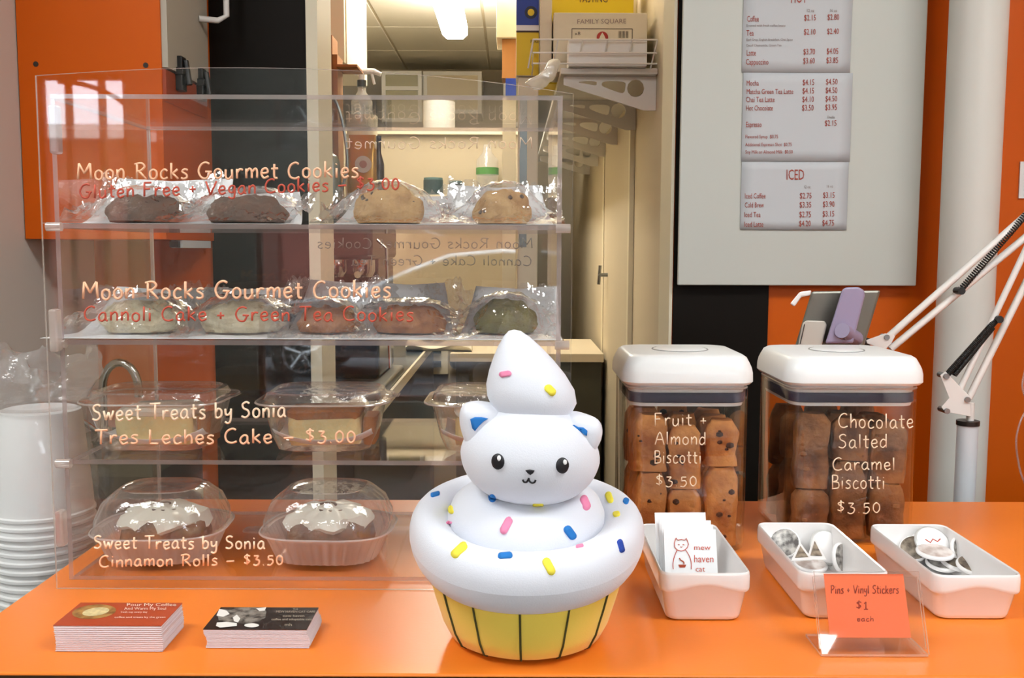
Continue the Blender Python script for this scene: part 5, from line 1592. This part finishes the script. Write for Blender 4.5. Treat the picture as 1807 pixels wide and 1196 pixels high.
nt_ = thing('price_note', 'orange paper note reading pins and vinyl stickers in the acrylic stand', 'note', sgp(.5, .01, -.001))
plate(nt_, 'paper', .10, .86, .013, Lp - .002, -.0014, -.0010, [mat('neon_orange_paper', '#FF7440', .6)])
wn = lambda px, py: at_plane(px, py, sgp(.5, .04, -.0008), nrm)
pencil = mat('brown_pencil', '#A8381E', .7)
handwrite(nt_, 'Pins + Vinyl Stickers', 1466, 1586, 1047, 14, wn, pencil, .0004, slope=-.004)
handwrite(nt_, '$1', 1510, 1532, 1075, 15, wn, pencil, .0004)
handwrite(nt_, 'each', 1512, 1542, 1096, 9, wn, pencil, .0003)

# ================================================================== business card stacks
def stack(label, px0, px1, py_bot, py_top, rz, edge, topm, seed, wave):
    p0, p1 = at_z(px0, py_bot, ZC), at_z(px1, py_bot, ZC)
    Wc = (p1.x - p0.x); Dc = .051 * Wc / .089
    Hs = at_y((px0 + px1) / 2, py_top, p0.y).z - ZC
    t = thing('business_card_stack', label, 'card stack', ((p0.x + p1.x) / 2, p0.y + Dc / 2, ZC))
    t.rotation_euler = (0, 0, rz)
    mb = MB(); rnd = random.Random(seed); rings = []
    n = 26
    for k in range(n + 1):
        z = .0006 + (Hs - .0012) * k / n
        sh_ = wave * math.sin(k / n * 5) + rnd.uniform(-.0003, .0003)
        ins = .0005 if k % 2 else 0
        rings.append([(sh_ - Wc / 2 + ins, -Dc / 2 + ins, z), (sh_ + Wc / 2 - ins, -Dc / 2 + ins, z), (sh_ + Wc / 2 - ins, Dc / 2 - ins, z), (sh_ - Wc / 2 + ins, Dc / 2 - ins, z)])
    mb.loft(rings).build('card_pile', edge, t)
    sh_ = wave * math.sin(5)
    MB().box((sh_ - Wc / 2, -Dc / 2, Hs - .0005), (sh_ + Wc / 2, Dc / 2, Hs)).build('top_card', topm, t)
    return t, Wc, Dc, Hs, sh_
edge_m = mat('card_edges', '#D6CBD0', .7)
redc = mat('red_brown_card', '#B4451F', .4)
t, Wc, Dc, Hs, sh_ = stack('stack of red business cards with a gold oval on the counter', 97, 288, 1150, 1103, 0, edge_m, redc, 1, .0006)
wt = lambda z: (lambda px, py: at_z(px, py, ZC + z))
gold = mat('gold_coin_print', '#B98A4A', .35, var=.4, vscale=120, col2='#7A4E22')
gold2 = mat('pale_gold_print', '#E8D29A', .35, var=.3, vscale=200)
def flat(par, name, pts, m, z): return MB().add([at_z(a, b, ZC + z) for a, b in pts], [tuple(range(len(pts)))]).build(name, m, par, world=True)
flat(t, 'gold_oval', ell(166, 1079, 39, 12.5, -5, 32), gold, Hs + .0002)
flat(t, 'oval_centre', ell(169, 1079, 24, 7, -8, 24), gold2, Hs + .0004)
tb = MB(); w_ = wt(Hs + .0003)
print_text(tb, 'Pour My Coffee', 223, 311, 1069, 5, w_); print_text(tb, 'And Warm My Soul', 219, 293, 1075.5, 4.5, w_)
print_text(tb, 'fresh cup every day', 213, 260, 1081, 3, w_); print_text(tb, 'coffee and treats by the green', 202, 292, 1090, 3, w_)
tb.build('lettering', mat('pale_print_red', '#F2D8C4', .5), t, world=True, recalc=False)
blackc = mat('black_card', '#241814', .3)
t, Wc, Dc, Hs, sh_ = stack('stack of black business cards with a cat photo on the counter', 362, 545, 1144, 1110, .0, edge_m, blackc, 2, .0014)
furW = mat('white_cat_fur_print', '#F0ECE6', .4); furG = mat('tabby_fur_print', '#8F877E', .4, var=.8, vscale=160, col2='#2C2622')
flat(t, 'cat_face', [(384, 1086), (388, 1075), (410, 1073), (440, 1071), (462, 1072), (470, 1078), (468, 1090), (455, 1097), (430, 1100), (400, 1099), (386, 1094)], furG, Hs + .0002)
flat(t, 'cat_ear', [(382, 1086), (387, 1074), (400, 1077), (405, 1083), (394, 1088)], furW, Hs + .0004)
flat(t, 'cat_ear', [(452, 1073), (470, 1071), (467, 1077), (458, 1078)], furW, Hs + .0004)
flat(t, 'cat_muzzle', [(411, 1089), (418, 1084), (424, 1091), (420, 1098), (413, 1096)], furW, Hs + .0005)
flat(t, 'cat_chest', [(381, 1104), (383, 1098), (400, 1097), (418, 1099), (418, 1104), (400, 1106), (388, 1107)], furW, Hs + .0004)
flat(t, 'cat_chest', ell(444, 1103, 13, 3.6), furW, Hs + .0004)
tb = MB(); w_ = wt(Hs + .0003)
print_text(tb, 'THE', 517, 526, 1076, 3, w_); print_text(tb, 'MEW HAVEN CAT CAFE', 487, 556, 1080.5, 3.5, w_)
print_text(tb, 'new haven', 499, 537, 1088, 3.5, w_); print_text(tb, 'coffee and adoptable cats', 479, 550, 1094, 3.5, w_); print_text(tb, 'mh', 502, 515, 1104, 4.5, w_)
tb.build('lettering', mat('beige_print', '#B8AC98', .5), t, world=True, recalc=False)

# ================================================================== tablet on a spring arm
YA = 1.42
ar = thing('tablet_stand', 'white spring-balanced tablet stand on a pole by the column', 'stand', (at_y(1708, 800, YA).x, YA, 0))
def A(px, py, dy=0.0): return at_y(px, py, YA + dy)
pa = A(1708, 745)
rp = (A(1726, 800).x - A(1691, 800).x) / 2
MB().lathe([(rp, .012), (rp, pa.z - .0)], 28, (pa.x, YA, 0)).build('pole', mat('pale_grey_pole', '#D5DADF', .35), ar, smooth=True, world=True)
MB().lathe([(.14, 0), (.14, .008), (.03, .014)], 36, (pa.x, YA, 0)).build('base', M['white_metal'], ar, smooth=True, world=True)
MB().lathe([(rp + .0015, pa.z - .004), (rp + .0015, pa.z + .003)], 28, (pa.x, YA, 0)).build('collar', M['black_metal'], ar, smooth=True, world=True)
pb = A(1713, 715)
MB().tube([(pb.x, YA, pa.z), (pb.x, YA, pb.z + .004)], .0055, 12).build('pivot_post', M['white_metal'], ar, smooth=True, world=True)
def prism(pts, dy0, dy1): return MB().loft([[A(a, b, dy0) for a, b in pts], [A(a, b, dy1) for a, b in pts]])
prism([(1659, 662), (1668, 655), (1712, 700), (1713, 735), (1668, 727), (1661, 718), (1675, 702)], -.010, -.007).build('joint_plate', M['white_metal'], ar, world=True, bevel=.0006)
prism([(1659, 662), (1668, 655), (1712, 700), (1713, 735), (1668, 727), (1661, 718), (1675, 702)], .007, .010).build('joint_plate', M['white_metal'], ar, world=True, bevel=.0006)
for (a, b) in ((1701, 703), (1665, 723), (1664, 662)):
    q = A(a, b); MB().disc_between(q + Vector((0, -.013, 0)), q + Vector((0, .012, 0)), .0042, 12).build('bolt', M['steel'], ar, smooth=True, world=True)
def bar(p, q, r, name, m_, dy=0.0):
    return MB().tube([A(*p, dy), A(*q, dy)], r, 10).build(name, m_, ar, smooth=True, world=True)
bar((1690, 695), (1880, 292), .0046, 'lower_bar', M['white_metal'], -.003)
bar((1709, 703), (1898, 322), .0052, 'lower_bar', M['white_metal'], .004)
bar((1560, 601), (1880, 318), .0052, 'upper_bar', M['white_metal'], -.003)
bar((1571, 616), (1898, 345), .0052, 'upper_bar', M['white_metal'], .004)
prism([(1870, 285), (1892, 280), (1910, 320), (1905, 352), (1886, 350), (1872, 325)], -.009, -.006).build('elbow_plate', M['white_metal'], ar, world=True)
# springs
def spring(p, q, r, name):
    a, b = A(*p, -.006), A(*q, -.006); d = b - a; n = 46; L_ = d.length; d.normalize()
    s = d.cross(Vector((0, 1, 0))).normalized(); u = s.cross(d)
    pts = [a + d * (L_ * i / (n * 6)) + (s * math.cos(i * math.pi / 3) + u * math.sin(i * math.pi / 3)) * r for i in range(n * 6 + 1)]
    MB().tube(pts, .0011, 5).build(name, M['black_metal'], ar, smooth='all', world=True)
spring((1672, 660), (1757, 566), .0042, 'spring')
spring((1684, 662), (1752, 578), .0034, 'spring')
spring((1696, 510), (1830, 356), .0044, 'spring')
for p in ((1760, 563), (1693, 513)):
    q = A(*p, -.006); MB().disc_between(q + Vector((0, -.008, 0)), q + Vector((0, .010, 0)), .0055, 12).build('spring_cap', M['black_metal'], ar, smooth=True, world=True)
prism([(1528, 600), (1562, 588), (1580, 592), (1573, 606), (1562, 617), (1530, 606)], -.008, .008).build('head_joint', M['white_metal'], ar, world=True, bevel=.001)
q = A(1561, 594); MB().disc_between(q + Vector((0, -.010, 0)), q + Vector((0, .010, 0)), .004, 12).build('bolt', M['steel'], ar, smooth=True, world=True)
bar((1508, 597), (1534, 606), .0075, 'ball_joint', M['black_metal'])
# holder clamp
lil = mat('lilac_plastic', '#9B90AE', .35)
def slabpx(pts, y0, y1, y2=None):
    return MB().loft([[A(a, b, y0) for a, b in pts], [A(a, b, y1) for a, b in pts]])
cl_pts = [(1456, 606), (1486, 511), (1492, 507), (1514, 506), (1525, 512), (1526, 522), (1505, 606)]
slabpx(cl_pts, -.052, -.024).build('holder_clamp', lil, ar, world=True, bevel=.003, smooth=False)
MB().tube([A(1486, 583, -.060), A(1510, 597, -.02)], .011, 14).build('clamp_knob', lil, ar, smooth=True, world=True)
slabpx([(1394, 536), (1411, 515), (1432, 512), (1430, 521), (1414, 524), (1402, 541)], -.058, -.030).build('holder_hook', M['white_plastic'], ar, world=True, bevel=.002)
tbm = mat('grey_tablet_back', '#77756B', .3, metal=.4)
tab = thing('tablet', 'grey tablet held tilted in the lilac clamp above the jar', 'tablet', A(1470, 610, -.02))
slabpx([(1394, 640), (1432, 514), (1554, 512), (1516, 640)], -.0235, -.014).build('body', tbm, tab, world=True, bevel=.003)
ph = thing('card_reader', 'small white card reader clipped to the tablet back', 'card reader', A(1432, 606, -.05))
slabpx([(1402, 640), (1416, 570), (1423, 565), (1455, 566), (1459, 573), (1443, 640)], -.040, -.0245).build('body', mat('silver_plastic', '#C4BDB2', .3), ph, world=True, bevel=.002)
MB().tube([A(1412, 607, -.041), A(1420, 572, -.041)], .0006, 5).build('slot', M['black_metal'], ph, world=True)
